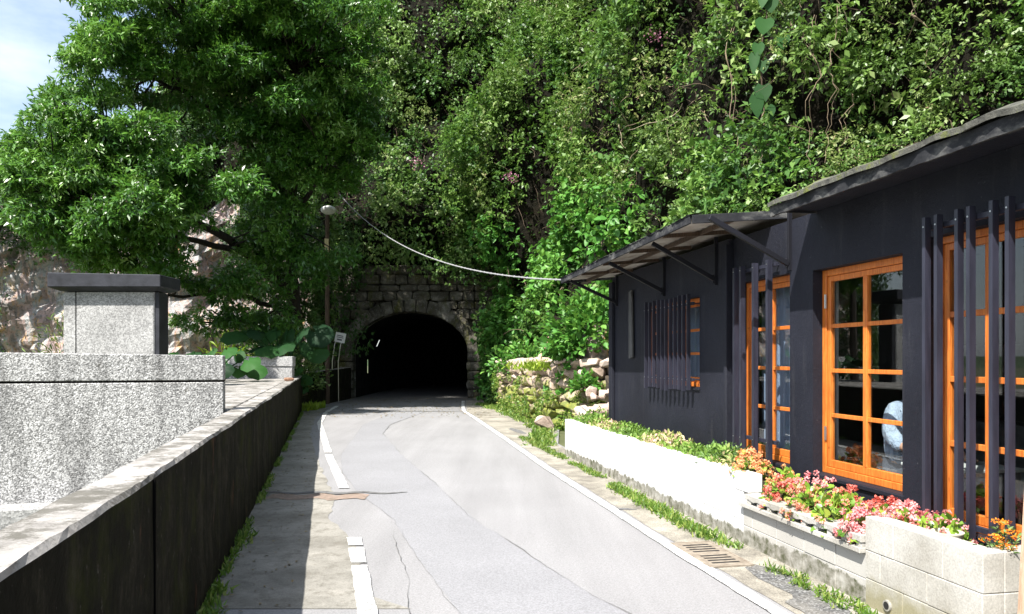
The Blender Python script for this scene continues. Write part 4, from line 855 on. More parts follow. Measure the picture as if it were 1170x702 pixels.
# sedum carpet and green bush along the white wall
m = 5200; u_ = RNG.uniform(pu(6.75), uA-.05, m); d_ = RNG.uniform(-.50, -.05, m); hh = .10*np.abs(np.sin(u_*2.3))+.10; c, s_ = -.18666, .98243
sx_ = RNG.random(m)
P = np.stack([3.22+c*u_-s_*d_, s_*u_+c*d_, .53+hh*RNG.random(m)**.7*np.sin(np.pi*np.clip((d_+.56)/.56, .05, .95))], 1)
L_ = RNG.uniform(.03, .065, m); leaves('sedum', P, rv(m)+np.array([0, 0, .7]), rv(m)+np.array([0, 0, .6]), L_, L_*.55, MT['sedum'], T_leaf(), None, np.clip(.5+.35*np.sin(u_*3)+RNG.normal(0, .2, m), 0, 1))['kind'] = 'stuff'
def bush(name, c, rad, mat, n_, Lr, wr, label, cat='shrub', group=None, tm=None, stem=True):
    t = empty(name, c); tag(t, label, cat, group); m = n_; d = rv(m); d[:, 2] = np.abs(d[:, 2]); r = RNG.random(m)**.35*(1+.25*RNG.normal(size=m)*.6); P = d*r[:, None]*np.array(rad)
    L_ = RNG.uniform(Lr[0], Lr[1], m); leaves('foliage', P, unit(d+rv(m)*.8), unit(d*.4+rv(m)*.5+np.array([0, 0, .7])), L_, L_*wr, MT[mat], tm or T_leaf(), t)
    if stem:
        mb = MB()
        for _ in range(7):
            a = random.uniform(0, 6.28); q = Vector((rad[0]*.6*math.cos(a), rad[1]*.6*math.sin(a), rad[2]*.7)); mb.tube([(0, 0, -.05), q*.5, q], [.01, .008, .004], 5)
        mb.build('stem', MT['brown_wood'], t)
    return t
bush('shrub', Lc(pu(7.35), -.34, .52), (.28, .42, .2), 'milkleaf', 900, (.03, .055), .4, 'low feathery green shrub at the foot of the dark facade corner')
bush('shrub', Lc(pu(12.2), -.5, .3), (.35, .55, .42), 'grass', 900, (.04, .08), .5, 'bright green shrub at the far end of the white planter wall')

# ------------------------------------------------------------------ post at the right edge with a notice
pt = empty('post', (2.58, 3.72, 0)); tag(pt, 'tan timber post with a small white notice at the right picture edge', 'post')
mb = MB(); mb.beam((-.01, 0, .0), (.13, 0, 2.6), .075, .075, up=(0, 1, 0)); mb.build('shaft', MT['tan'], pt, bevel=.005)
mb = MB(); mb.box((-.05, -.05, .28), (.05, .05, .31)); mb.build('bracket', MT['steel'], pt, bevel=.003)
mb = MB(); mb.box((.0, -.062, 1.93), (.15, -.055, 2.10)); mb.build('notice', MT['signwhite'], pt)

# ------------------------------------------------------------------ person and furniture inside, behind the unbarred window
def skin_body(name, joints, edges, rad, mat, parent, sub=2):
    me = bpy.data.meshes.new(name); me.from_pydata(joints, edges, []); o = bpy.data.objects.new(name, me); COL.objects.link(o)
    md = o.modifiers.new('skin', 'SKIN'); sv = me.skin_vertices[0].data if me.skin_vertices else None
    if sv is None:
        bm = bmesh.new(); bm.from_mesh(me); bm.verts.layers.skin.verify(); bm.to_mesh(me); bm.free(); sv = me.skin_vertices[0].data
    for i, r_ in enumerate(rad): sv[i].radius = (r_, r_) if not isinstance(r_, tuple) else r_
    sv[0].use_root = True; s2 = o.modifiers.new('sub', 'SUBSURF'); s2.levels = s2.render_levels = sub
    dg = bpy.context.evaluated_depsgraph_get(); me2 = bpy.data.meshes.new_from_object(o.evaluated_get(dg)); COL.objects.unlink(o); bpy.data.objects.remove(o)
    me2.name = name; me2.materials.clear(); me2.materials.append(mat); me2.polygons.foreach_set('use_smooth', [True]*len(me2.polygons))
    q = bpy.data.objects.new(name, me2); COL.objects.link(q)
    if parent: q.parent = parent
    return q
def Bw(u_, d_, z): c, s_ = -.18666, .98243; return Vector((3.82+c*u_-s_*d_, s_*u_+c*d_, z))
PU, PD = U(1039, -.58), -.58
# local frame of the person: x = forward (toward the camera along the facade), y = left
pr = empty('person', Bw(PU, PD, .16), FR+math.pi); tag(pr, 'person in a pale blue shirt sitting behind the unbarred orange window, leaning forward', 'person')
J = {'pel': (0, 0, .52), 'sp': (-.03, 0, .72), 'ch': (.04, 0, .95), 'nk': (.14, 0, 1.10), 'hd': (.19, 0, 1.20), 'hd2': (.22, 0, 1.31)}
jl = list(J.values()); ed = [(0, 1), (1, 2), (2, 3), (3, 4), (4, 5)]; rd = [(.15, .13), (.15, .13), (.17, .13), .055, .075, .085]
def addj(p, prev, r_): jl.append(p); rd.append(r_); ed.append((prev, len(jl)-1)); return len(jl)-1
for sd_ in (-1, 1):
    a = addj((.06, .19*sd_, 1.02), 2, .062); a = addj((.10, .23*sd_, .79), a, .048); a = addj((.38, .17*sd_, .68), a, .036); wr_ = addj((.45, .13*sd_, .68), a, .033)
    for f in range(4): q = addj((.50, (.13+.018*(f-1.5))*sd_, .675), wr_, .011); addj((.535, (.13+.02*(f-1.5))*sd_, .665), q, .009)
    h = addj((.03, .09*sd_, .50), 0, .085); h = addj((.42, .11*sd_, .50), h, .062); h = addj((.40, .11*sd_, .10), h, .045); addj((.52, .11*sd_, .05), h, .035)
body = skin_body('body', jl, ed, rd, MT['skin'], pr)
jl2 = [J['pel'], J['sp'], J['ch'], (.11, 0, 1.06)]; ed2 = [(0, 1), (1, 2), (2, 3)]; rd2 = [(.18, .175), (.20, .19), (.22, .185), .085]
jl, ed, rd = jl2, ed2, rd2
for sd_ in (-1, 1): a = addj((.05, .17*sd_, 1.01), 2, .10); a = addj((.08, .22*sd_, .82), a, .085); addj((.20, .20*sd_, .72), a, .065)
skin_body('shirt', jl, ed, rd, MT['shirt'], pr)
jl = [(.0, 0, .47)]; ed = []; rd = [(.16, .14)]
for sd_ in (-1, 1): h = addj((.06, .1*sd_, .49), 0, .10); h = addj((.43, .11*sd_, .49), h, .078); addj((.40, .11*sd_, .12), h, .06)
skin_body('trousers', jl, ed, rd, MT['trouser'], pr)
mb = MB(); mb.stone((.195, 0, 1.315), (.10, .085, .095), 0, 5, .02, 2.2); mb.build('hair', MT['hair'], pr, smooth=True)
mb = MB(); mb.stone((.305, 0, 1.265), (.014, .012, .02), 0, 3, .0, 2.2); mb.build('nose', MT['skin'], pr, smooth=True)
ch = empty('chair', Bw(PU+.02, PD, .16), FR+math.pi); tag(ch, 'plain wooden chair under the person inside the cafe', 'chair')
mb = MB(); mb.box((-.2, -.2, .33), (.2, .2, .37)); mb.build('seat', MT['brown_wood'], ch, bevel=.006)
for a, b in ((-1, -1), (-1, 1), (1, -1), (1, 1)): mb = MB(); mb.beam((a*.17, b*.17, 0), (a*.17, b*.17, .33), .035, .035, up=(0, 1, 0)); mb.build('leg', MT['brown_wood'], ch)
tb_ = empty('table', Bw(PU-.55, PD, .16)); tb_.rotation_euler = (0, 0, FR); tag(tb_, 'pale topped cafe table in front of the seated person', 'table')
mb = MB(); mb.box((-.25, -.32, .62), (.25, .32, .645)); mb.build('tabletop', MT['lampwhite'], tb_, bevel=.006)
for a, b in ((-1, -1), (-1, 1), (1, -1), (1, 1)): mb = MB(); mb.beam((a*.21, b*.27, 0), (a*.21, b*.27, .62), .035, .035, up=(0, 1, 0)); mb.build('leg', MT['brown_wood'], tb_)

# ------------------------------------------------------------------ drain grate
gt = empty('drain_grate', (1.615, 6.07, .006), R(11)); tag(gt, 'rusty slotted drain grate in the gutter beside the right edge line', 'grate')
mb = MB(); w, h = .165, .36
mb.box((-w, -h, 0), (w, h, .006), 0)
for r_ in (-1, 1):
    for i in range(4): yy = r_*.17+(i-1.5)*.068; mb.box((-.115, yy-.014, .0062), (.115, yy+.014, .0075), 1)
mb.build('grid', [MT['iron'], MT['black']], gt)
mb = MB()
for a, b in (((-w-.02, -h-.02), (-w, h+.02)), ((w, -h-.02), (w+.02, h+.02)), ((-w, -h-.02), (w, -h)), ((-w, h), (w, h+.02))): mb.box((*a, 0), (*b, .009))
mb.build('rim', MT['iron'], gt)

# ------------------------------------------------------------------ stone walling and rubble right of the tunnel
mb = MB(); path = [(-.35, 24.2), (-.05, 22.5), (.55, 19.8), (1.15, 17.2), (1.75, 16.2), (2.6, 15.9)]
pv = [Vector((*p, 0)) for p in path]; seg = [(pv[i+1]-pv[i]).length for i in range(len(pv)-1)]; tot = sum(seg)
def along(t):
    for i, s_ in enumerate(seg):
        if t <= s_ or i == len(seg)-1: return pv[i].lerp(pv[i+1], min(t/s_, 1)), (pv[i+1]-pv[i]).normalized()
        t -= s_
zc = 0; row = 0
while zc < 1.22:
    hh = random.uniform(.2, .3); t_ = random.uniform(0, .3)
    while t_ < tot:
        w = random.uniform(.24, .55); p, d = along(min(t_+w/2, tot)); mb.rock((p.x+random.uniform(-.03, .03), p.y, zc+hh/2+random.uniform(-.02, .02)), (w/2+.03, .26, hh/2+.035), math.atan2(d.y, d.x), random.uniform(-.08, .08), q=20); t_ += w*.93
    zc += hh
t_ = 0
while t_ < tot: w = random.uniform(.3, .7); p, d = along(min(t_+w/2, tot)); mb.rock((p.x+.08, p.y, zc+.05+random.uniform(-.05, .05)), (w/2+.08, .34, .13), math.atan2(d.y, d.x)+random.uniform(-.4, .4), random.uniform(-.15, .15), mi=1); t_ += w*.9
tag(mb.build('stone_wall', [MT['mstone'], MT['pstone']]), 'low mossy rubble stone wall with pale coping right of the tunnel', 'wall')
# earth terrace behind it
mb = MB(); mb.prism([(-.3, 24.3), (.1, 22.4), (.7, 19.8), (1.3, 17.3), (2.0, 16.2), (2.0, 14.0), (3.6, 12.4), (6, 13.5), (4, 20), (1, 30)], 0, [1.2, 1.2, 1.2, 1.2, 1.25, .8, .9, 1.6, 1.6, 1.3]); struct(mb.build('earth_terrace', MT['soil']))
layers = (('bottom layer', 7, 13.0, .12, .0), ('second layer up', 7, 13.6, .38, .25), ('third layer up', 6, 14.2, .62, .5), ('top layer', 5, 14.8, .88, .75))
ords = ['leftmost', 'second from the left', 'third from the left', 'fourth from the left', 'fifth from the left', 'sixth from the left', 'rightmost']
for ln, q, Y_, z_, f in layers:
    for i in range(q):
        px_ = 650+f*26+(712-650-f*26)*(i+random.uniform(.2, .8))/q; wd = (712-650-f*26)/q*Y_/850*.62
        mb = MB(); mb.rock((0, 0, .0), (max(wd, .1)*random.uniform(1., 1.9), random.uniform(.14, .26), random.uniform(.09, .17)), random.uniform(-.8, .8), random.uniform(-.5, .5), q=13)
        o = mb.build('rubble_stone', MT['pstone'], origin=False); o.location = (pxX(px_, Y_), Y_+random.uniform(-.1, .1), z_+random.uniform(-.03, .03))
        tag(o, 'rubble stone, %s of the %s beside the cafe corner' % ('rightmost' if i == q-1 else ords[i], ln), 'stone', 'rubble stones beside the cafe corner')
mb = MB(); mb.rock((0, 0, .2), (.36, .3, .27), .4, .2, q=18); o = mb.build('boulder', MT['pstone']); o.location = (pxX(664, 17), 17, 1.22); tag(o, 'big pale pink boulder on top of the stone wall', 'boulder')
mb = MB(); mb.stone((0, 0, .3), (.5, .4, .6), .4, 5, .15, 3); o = mb.build('boulder', MT['rock']); o.location = (pxX(690, 16.5), 16.8, 1.2); tag(o, 'ochre stained upright rock in the leaves behind the cafe corner', 'boulder')
mb = MB(); mb.rock((0, 0, .1), (.3, .2, .17), .4, .1); o = mb.build('boulder', MT['pstone']); o.location = (pxX(622, 16.6), 16.6, 0); tag(o, 'pale low stone on the verge at the foot of the mossy wall', 'boulder')
# fern cushion on the coping
m = 900; P = np.stack([RNG.normal(pxX(632, 18.2), .42, m), RNG.normal(18.2, .4, m), 1.30+RNG.random(m)*.14], 1); L_ = RNG.uniform(.12, .24, m)
t = leaves('fern', P, unit(rv(m)*np.array([1, 1, .2])+np.array([-.2, -.3, .9])), rv(m)+np.array([0, 0, .5]), L_, L_*.22, MT['fern'], T_blade()); tag(t, 'yellow green fern cushion growing on the stone wall coping', 'fern')
bush('shrub', (pxX(668, 15.8), 15.8, .95), (.3, .3, .3), 'broad', 260, (.08, .16), .6, 'bright leafy shrub growing out of the rubble below the boulder')
bush('shrub', (pxX(600, 22), 22.2, 1.2), (1.1, .7, .9), 'broad', 900, (.12, .2), .6, 'dark green shrub above the left end of the stone wall')
bush('shrub', (pxX(680, 15.5), 16.8, 1.75), (1.1, .8, 1.3), 'broad', 1700, (.12, .2), .68, 'large broadleaf shrub right behind the cafe corner under the awning')
bush('shrub', (pxX(572, 26.5), 26.6, 0), (.45, .5, 1.1), 'dark', 500, (.1, .2), .5, 'dark creeper shrub at the right foot of the tunnel mouth')
mb = MB(); mb.tube([(pxX(612, 18.5), 18.5, 1.35), (pxX(618, 18.7), 18.7, 1.7), (pxX(628, 18.8), 18.8, 2.15)], [.06, .05, .035], 7); tag(mb.build('cut_branch', MT['tan']), 'short pale cut branch sticking up behind the stone wall', 'branch')

# ------------------------------------------------------------------ weeds along the walls
def weeds(name, pts, n_, hr, mat, spread, kind='stuff'):
    j = RNG.integers(0, len(pts), n_); P = np.array(pts)[j]+RNG.normal(size=(n_, 3))*np.array([spread, spread, 0]); P[:, 2] = np.maximum(P[:, 2]*1., 0)+.0+RNG.random(n_)*.03
    L_ = RNG.uniform(hr[0], hr[1], n_); o = leaves(name, P, rv(n_)*.8+np.array([0, 0, .9]), rv(n_), L_, L_*.35, MT[mat], T_blade()); o['kind'] = kind; return o
pts = []
for y in np.arange(4.3, 15, .05):
    if mnoise.noise(Vector((y*1.6, 9, 0))) > -.12: pts.append((planX(y)-.10-.12*random.random(), y, 0))
weeds('verge_weeds', pts, 4200, (.02, .06), 'grass', .03)
pts = [(planX(y)-.22, y, 0) for y in np.arange(6.6, 9.2, .04)]; weeds('grass_tuft', pts, 1800, (.03, .07), 'grass', .05)
pts = []
for y in np.arange(13.5, 26, .06):
    x0 = interp(vergeR, y); pts += [(x0+.05-(.30 if y < 17 else .5)*random.random(), y, 0)]*2
weeds('wall_foot_grass', pts, 6500, (.04, .11), 'grass', .08)
pts = []
for y in np.arange(3.4, 22, .05):
    if mnoise.noise(Vector((y*1.1, 2, 0))) > -.05: pts.append((wallX(y)+.04, y, 0))
weeds('pavement_weeds', pts, 2600, (.02, .06), 'grass', .02)
pts = [(wallX(y)+.03, y, 0) for y in (4.6, 4.8, 5.0, 5.1, 6.4, 6.6)]; weeds('wall_foot_weeds', pts, 420, (.03, .08), 'grass', .05)
pts = [(random.uniform(-6.6, -6.2), random.uniform(22.6, 24.4), 0) for _ in range(40)]; weeds('gap_weeds', pts, 700, (.06, .25), 'fern', .1)
# moss hummocks on the stone wall
m = 9000; tt = RNG.random(m)*tot; PP = []
for a in tt:
    p, d = along(a); z_ = random.random()**1.3*1.15
    if mnoise.noise(Vector((p.x*2, p.y*1.2, z_*2.2))) > -.12+.3*z_: PP.append((p.x-.22-random.random()*.08, p.y-.08, z_))
PP = np.array(PP); m = len(PP); L_ = RNG.uniform(.03, .09, m); leaves('wall_moss', PP, rv(m)+np.array([-.5, -.4, -.3]), rv(m)+np.array([-.5, -.5, .3]), L_, L_*.6, MT['grass'], T_quad())['kind'] = 'stuff'
# litter on the pavement by the left wall
m = 500; P = np.stack([RNG.uniform(0, .7, m)**1.5, RNG.uniform(4, 24, m), np.full(m, .012)], 1); P[:, 0] += np.array([wallX(y) for y in P[:, 1]]); leaves('leaf_litter', P, rv(m)*np.array([1, 1, .1]), np.tile([0, 0, 1.], (m, 1))+rv(m)*.3, RNG.uniform(.015, .05, m), RNG.uniform(.01, .025, m), MT['dry'], T_quad())['kind'] = 'stuff'
m = 900; P = np.stack([RNG.uniform(-6.3, -.6, m), RNG.uniform(20, 30, m), np.full(m, .02)], 1); leaves('fallen_leaves', P, rv(m)*np.array([1, 1, .1]), np.tile([0, 0, 1.], (m, 1))+rv(m)*.3, RNG.uniform(.04, .10, m), RNG.uniform(.02, .05, m), MT['dry'], T_quad())['kind'] = 'stuff'

# ================================================================== TREE on the left
random.seed(31); RNG = np.random.default_rng(31)
tr = empty('broadleaf_tree', (-7.3, 25.2, 0)); tag(tr, 'large spreading broadleaf tree leaning left over the rock face and road', 'tree')
B0 = Vector((-7.3, 25.2, 0))
mb = MB()
limbs = []
def limb(pts, r0, r1, k=8):
    pts = [Vector(p) for p in pts]; fine = []
    for i in range(len(pts)-1):
        for t in range(5): fine.append(pts[i].lerp(pts[i+1], t/5)+Vector((random.gauss(0, .05), random.gauss(0, .05), random.gauss(0, .05)))*(1 if i or t else 0))
    fine.append(pts[-1]); n_ = len(fine); rr_ = [r0+(r1-r0)*i/(n_-1) for i in range(n_)]
    mb.tube([p-B0 for p in fine], rr_, k); limbs.extend(zip(fine, rr_))
limb([(-7.3, 25.2, -.1), (-7.35, 25.1, 2.0), (-7.3, 24.8, 4.0), (-7.1, 24, 6.4)], .30, .18)
limb([(-7.3, 24.9, 3.6), (-8.2, 23.5, 4.8), (-9.4, 21.5, 5.8), (-10.6, 19.6, 7.0)], .20, .06)
limb([(-7.3, 24.9, 4.2), (-8.4, 23.2, 4.9), (-9.8, 21.0, 5.2), (-11.4, 18.6, 5.6)], .14, .04)
limb([(-7.1, 24, 6.4), (-8, 22.2, 8.2), (-8.7, 20.5, 10.6)], .16, .05); limb([(-7.1, 24, 6.4), (-6.6, 22.5, 8.0), (-6.2, 21.4, 9.8)], .15, .05)
limb([(-8, 22.2, 8.2), (-9.3, 21.0, 9.1), (-10.0, 20.5, 9.3)], .10, .04); limb([(-7.2, 24.6, 5.2), (-6.4, 23.0, 6.6), (-5.4, 21.8, 7.6)], .13, .04)
limb([(-7.3, 24.9, 3.2), (-8.6, 23.2, 3.6), (-10, 21.6, 3.4), (-10.6, 20.6, 3.2)], .09, .02)
limb([(-7.4, 25.0, 2.6), (-8.2, 24.0, 3.0), (-8.9, 22.6, 2.7)], .06, .015)
ell = [((-8.4, 20.6, 10.2), (3.7, 2.6, 3.0), 60), ((-10.3, 18.6, 6.3), (2.15, 2.0, 1.9), 40), ((-6.2, 21.6, 9.2), (2.4, 2.2, 2.6), 34), ((-8.7, 19.2, 5.9), (2.0, 1.7, 1.1), 20), ((-10.6, 19.0, 9.0), (1.7, 1.8, 2.3), 24),
       ((-12.0, 19.2, 5.9), (.9, 1.3, 1.3), 9), ((-5.3, 22.2, 8.0), (1.5, 1.4, 1.2), 10), ((-8.0, 22.5, 12.5), (4.0, 3, 3), 42), ((-9.0, 21.6, 4.0), (1.7, 1.2, .7), 12), ((-8.7, 22.4, 2.9), (1.2, .8, .55), 7), ((-6.5, 23.0, 6.8), (1.8, 1.4, 1.2), 16), ((-9.6, 19.4, 4.6), (2.2, 1.3, .7), 20), ((-7.4, 22.8, 4.9), (1.6, 1.0, 1.4), 18), ((-6.3, 23.4, 5.6), (1.2, .9, 1.7), 18), ((-6.9, 19.8, 11.5), (3.4, 2.6, 2.4), 34), ((-4.9, 21.2, 9.4), (1.3, 1.5, 1.5), 12), ((-7.6, 23.6, 3.0), (.9, .5, 1.2), 9)]
CC = []; RRs = []
for c, r_, q in ell:
    q = int(q*1.7)
    d = rv(q); rad = RNG.random(q)**.45; CC.append(np.array(c)+d*np.array(r_)*rad[:, None]); s_ = RNG.uniform(.32, .72, q)*(1 if r_[0] > 1.3 else .7); RRs.append(np.stack([s_, s_, s_*.55], 1))
CC = np.concatenate(CC); RRs = np.concatenate(RRs)
# sky corner and rock window: drop clumps whose centres fall in the open parts of the outline
X_, Y_ = scr(CC); bad = ((Y_ < 150) & (X_ < 75-(Y_-60)*.55+22) & (Y_ > 0)) | ((Y_ <= 0) & (X_ < 92)) | ((X_ > 215) & (X_ < 278) & (Y_ > 258) & (Y_ < 318)) | (X_ < 18) | ((abs(X_-384) < 46) & (abs(Y_-252) < 38))
CC = CC[~bad]; RRs = RRs[~bad]
LPs = np.array([tuple(l[0]) for l in limbs])
for c in CC:
    i = int(np.argmin(np.linalg.norm(LPs-c, axis=1)+.25*np.maximum(0, LPs[:, 2]-c[2]))); a = Vector(LPs[i]); b = Vector(c); m1 = a.lerp(b, .5)+Vector((0, 0, .12+random.gauss(0, .12)))
    mb.tube([p-B0 for p in (a, a.lerp(m1, .5)+Vector((random.gauss(0, .06), 0, 0)), m1, m1.lerp(b, .5)+Vector((0, random.gauss(0, .06), 0)), b)], [.035, .03, .024, .017, .008], 5, cap=False)
mb.build('trunk', MT['bark'], tr, smooth=True)
out = unit(CC-np.array([-8.2, 23.5, 6.5])+np.array([-.6, -2.0, 1.5]))
arr = clump_leaves(CC-np.array(B0), RRs, out, 430, (.13, .21), .30, 7, droop=.45, upn=.7, spread=.12, shell=.35); print('tree', len(CC), len(arr[0]))
leaves_from('crown', arr, MT['tree'], T_quad(), tr)
# thin second tree crown far left behind
def small_tree(base, h, rad, q, mat, label, per=120, sz=(.16, .26)):
    t = empty('broadleaf_tree', base); tag(t, label, 'tree'); mb = MB(); mb.tube([(0, 0, 0), (.1, 0, h*.4), (0, .1, h*.75), (0, 0, h)], [.2, .16, .1, .04], 8)
    d = rv(q); C = np.array([0, 0, h])+d*np.array(rad)*(RNG.random(q)**.4)[:, None]; s_ = RNG.uniform(.4, .8, q)
    for c in C: mb.tube([(0, 0, h*.6), Vector(c)*.6+Vector((0, 0, h*.25)), c], [.05, .03, .01], 5, cap=False)
    mb.build('trunk', MT['bark'], t); leaves_from('crown', clump_leaves(C, np.stack([s_, s_, s_*.7], 1), unit(d+np.array([0, -.5, .4])), per, sz, .42, 6, shell=.3), MT[mat], T_quad(), t); return t
small_tree((-19.6, 27.5, 0), 8.3, (1.6, 1.4, 1.7), 22, 'dark', 'dark tree at the far left edge behind the spreading crown')
small_tree((-18.6, 30.0, 6.0), 3.6, (1.0, 1.0, 1.2), 9, 'tree', 'small tree top poking up against the sky at the upper left')
# vine covered trunk and hanging greenery left of the portal
vt = empty('vine_covered_trunk', (-6.95, 27.9, 0)); tag(vt, 'tall trunk wrapped in climbing ivy left of the tunnel beside the lamp', 'tree')
mb = MB(); mb.tube([(0, 0, 0), (.05, 0, 2), (-.05, -.1, 4.5), (0, -.2, 7.5), (.1, -.3, 10)], [.28, .22, .2, .17, .1], 10); mb.build('trunk', MT['bark'], vt, smooth=True)
q = 60; C = np.stack([RNG.normal(-.12, .10, q), RNG.normal(.05, .1, q), RNG.uniform(1.6, 9.5, q)], 1); s_ = RNG.uniform(.25, .5, q); leaves_from('ivy', clump_leaves(C, np.stack([s_, s_, s_*1.3], 1), np.tile([0., -1., 0.], (q, 1)), 170, (.09, .16), .6, 5), MT['ivy'], T_quad(), vt)
q = 80; C = np.stack([RNG.uniform(-9.9, -7.0, q), RNG.uniform(26.4, 27.6, q), RNG.uniform(.3, 7.5, q)], 1); s_ = RNG.uniform(.3, .8, q)
leaves_from('understorey_foliage', clump_leaves(C, np.stack([s_, s_, s_], 1), np.tile([-.1, -1., .1], (q, 1)), 110, (.1, .2), .45, 5), MT['dark'], T_quad())['kind'] = 'stuff'
q = 40; C = np.stack([RNG.uniform(-7.8, -5.9, q), RNG.uniform(28.9, 29.7, q), RNG.uniform(2.2, 6.5, q)], 1); s_ = RNG.uniform(.3, .6, q)
leaves_from('portal_creeper', clump_leaves(C, np.stack([s_, s_*.6, s_*1.3], 1), np.tile([0., -1., 0.], (q, 1)), 110, (.08, .2), .35, 5, droop=1.2), MT['dark'], T_quad())['kind'] = 'stuff'
q = 44; C = np.stack([RNG.uniform(-1.0, .1, q), RNG.uniform(28.6, 29.8, q), RNG.uniform(1.6, 6.8, q)], 1); s_ = RNG.uniform(.3, .6, q)
leaves_from('portal_side_creeper', clump_leaves(C, np.stack([s_, s_*.6, s_*1.3], 1), np.tile([0., -1., 0.], (q, 1)), 120, (.1, .2), .5, 5, droop=.9), MT['ivy'], T_quad())['kind'] = 'stuff'
# fringe hanging over the head wall
q = 60; C = np.stack([RNG.uniform(-8, 0, q), RNG.uniform(28.2, 29.4, q), RNG.uniform(4.9, 6.2, q)], 1); C[:, 2] += .25*np.abs(C[:, 0]+3.2)*.1
s_ = RNG.uniform(.3, .65, q); leaves_from('portal_fringe', clump_leaves(C, np.stack([s_, s_*.6, s_], 1), np.tile([0., -1., -.1], (q, 1)), 120, (.08, .16), .5, 5, droop=.8), MT['ivy'], T_quad())['kind'] = 'stuff'

# ------------------------------------------------------------------ elephant ear plants at the foot of the rock
def taro(name, base, n_, h, size, label, tb=.5, aim=(-.3, -.9, .25)):
    n_ = int(n_*1.6)
    t = empty(name, base); tag(t, label, 'plant', 'elephant ear plants below the rock'); mb = MB(); P = []; A = []; N_ = []
    for i in range(n_):
        a = 6.28*i/n_+random.uniform(-.4, .4); r_ = h*random.uniform(.35, .8); size_ = size*.8; hh = h*random.uniform(.6, 1.); q = Vector((r_*math.cos(a), r_*math.sin(a)*.6, hh)); mb.tube([(0, 0, 0), q*.5+Vector((0, 0, .2*h)), q], [.025, .02, .014], 6)
        P.append(q); A.append((math.cos(a)*.6+random.gauss(0, .2), -.5+math.sin(a)*.4, -.35)); N_.append((aim[0]+random.gauss(0, .3), aim[1]+random.gauss(0, .3), aim[2]+random.uniform(.2, .9)))
    mb.build('stalk', MT['taro'], t, tint=[.4]*len(mb.v)); L_ = np.array([size*.66*random.uniform(.6, 1.15) for _ in range(n_)])
    leaves('leaf_blades', P, np.array(A), np.array(N_), L_, L_*.85, MT['taro'], T_big(), t, np.clip(tb+RNG.normal(0, .25, n_), 0, 1))
taro('elephant_ear', (pxX(205, 16.4), 16.4, .5), 8, 1.3, .75, 'dark leaved elephant ear plant right beside the slate capped block', .2)
taro('elephant_ear', (pxX(240, 17.6), 17.6, .6), 9, 1.3, .85, 'elephant ear plant with pale glossy leaves in the middle of the row', .9)
taro('elephant_ear', (pxX(290, 19), 21.2, .8), 8, 1.7, 1.25, 'tallest elephant ear plant with one big round dark leaf', .3)
taro('elephant_ear', (pxX(318, 21.6), 21.6, .4), 9, 1.05, .6, 'bright green elephant ear plant above the end of the farther pebble wall', .9)
taro('elephant_ear', (pxX(338, 23.6), 23.6, .2), 5, .7, .5, 'elephant ear plant behind the rail in the gap between roadside walls', .8)
bush('shrub', (pxX(335, 23.5), 24.2, .6), (.9, .7, 1.6), 'ivy', 1300, (.08, .18), .45, 'bright green leafy shrub left of the ivy wrapped trunk')
bush('shrub', (pxX(228, 24), 26.6, 0.6), (1.1, .6, 2.1), 'fern', 420, (.15, .4), .16, 'yellow green ferny shrub hanging on the ochre part of the rock')
bush('shrub', (pxX(20, 25), 27.6, 1.2), (1.2, .5, 2.2), 'small', 360, (.12, .3), .2, 'dry yellowish shrub on the rock at the left edge')

# ------------------------------------------------------------------ street lamp on its pole, cable, sign
lp = empty('street_lamp', (pxX(381, 27.2), 26.3, 0)); tag(lp, 'round pale street lamp on a timber pole swallowed by ivy left of the tunnel', 'street lamp')
zz = pyZ(250, 27.2)
mb = MB(); mb.tube([(0, 0, 0), (0, 0, zz+.2)], [.085, .07], 10); mb.build('pole', MT['brown_wood'], lp)
mb = MB(); mb.box((-.07, -.12, pyZ(300, 27.2)), (.07, -.08, pyZ(278, 27.2))); mb.build('number_plate', MT['pale_wood'], lp)
mb = MB(); mb.lathe([(.0, .13), (.12, .12), (.22, .07), (.27, 0), (.24, -.08), (.14, -.15), (0, -.17)], (.22, -.75, zz), 20); hd = mb.build('lamp_head', MT['lampwhite'], lp, smooth=True)
mb = MB(); mb.tube([(0, 0, zz+.12), (.1, -.4, zz+.2), (.22, -.73, zz+.12)], .02, 6); mb.build('arm', MT['strut'], lp)
A_ = Vector((pxX(388, 27), 27, pyZ(222, 27))); Bc = Vector(Bw(ua1, dA, zA(ua1, dA)+.02)); pts = []
for i in range(41):
    t_ = i/40; p = A_.lerp(Bc, t_); p.z -= 1.15*4*t_*(1-t_)*.62; pts.append(p)
cb = MB(); cb.tube(pts, .010, 6)
for k in range(2):
    cb.tube([p+Vector((0, .014*math.cos(i*1.9+k*3.1), .014*math.sin(i*1.9+k*3.1))) for i, p in enumerate([pts[int(j_/4)].lerp(pts[min(int(j_/4)+1, 40)], (j_ % 4)/4) for j_ in range(161)])], .005, 5)
tag(cb.build('cable', MT['cable']), 'grey twisted cable sagging from the ivy trunk to the awning corner', 'cable')
sg = empty('sign', (pxX(388, 27.4), 27.4, 0)); tag(sg, 'small tilted white sign on two bent rods behind the mossy wall', 'sign')
zs = pyZ(386, 27.4)
for a in (-.16, .06):
    mb = MB(); mb.tube([(a-.10, 0, 0), (a-.11, 0, 1.5), (a-.02, 0, zs-.25), (a+.08, 0, zs)], .018, 6); mb.build('rod', MT['steel'], sg)
mb = MB(); ca, sa = math.cos(-.2), math.sin(-.2)
def rot2(x, z): return (.03+x*ca-z*sa, zs+x*sa+z*ca)
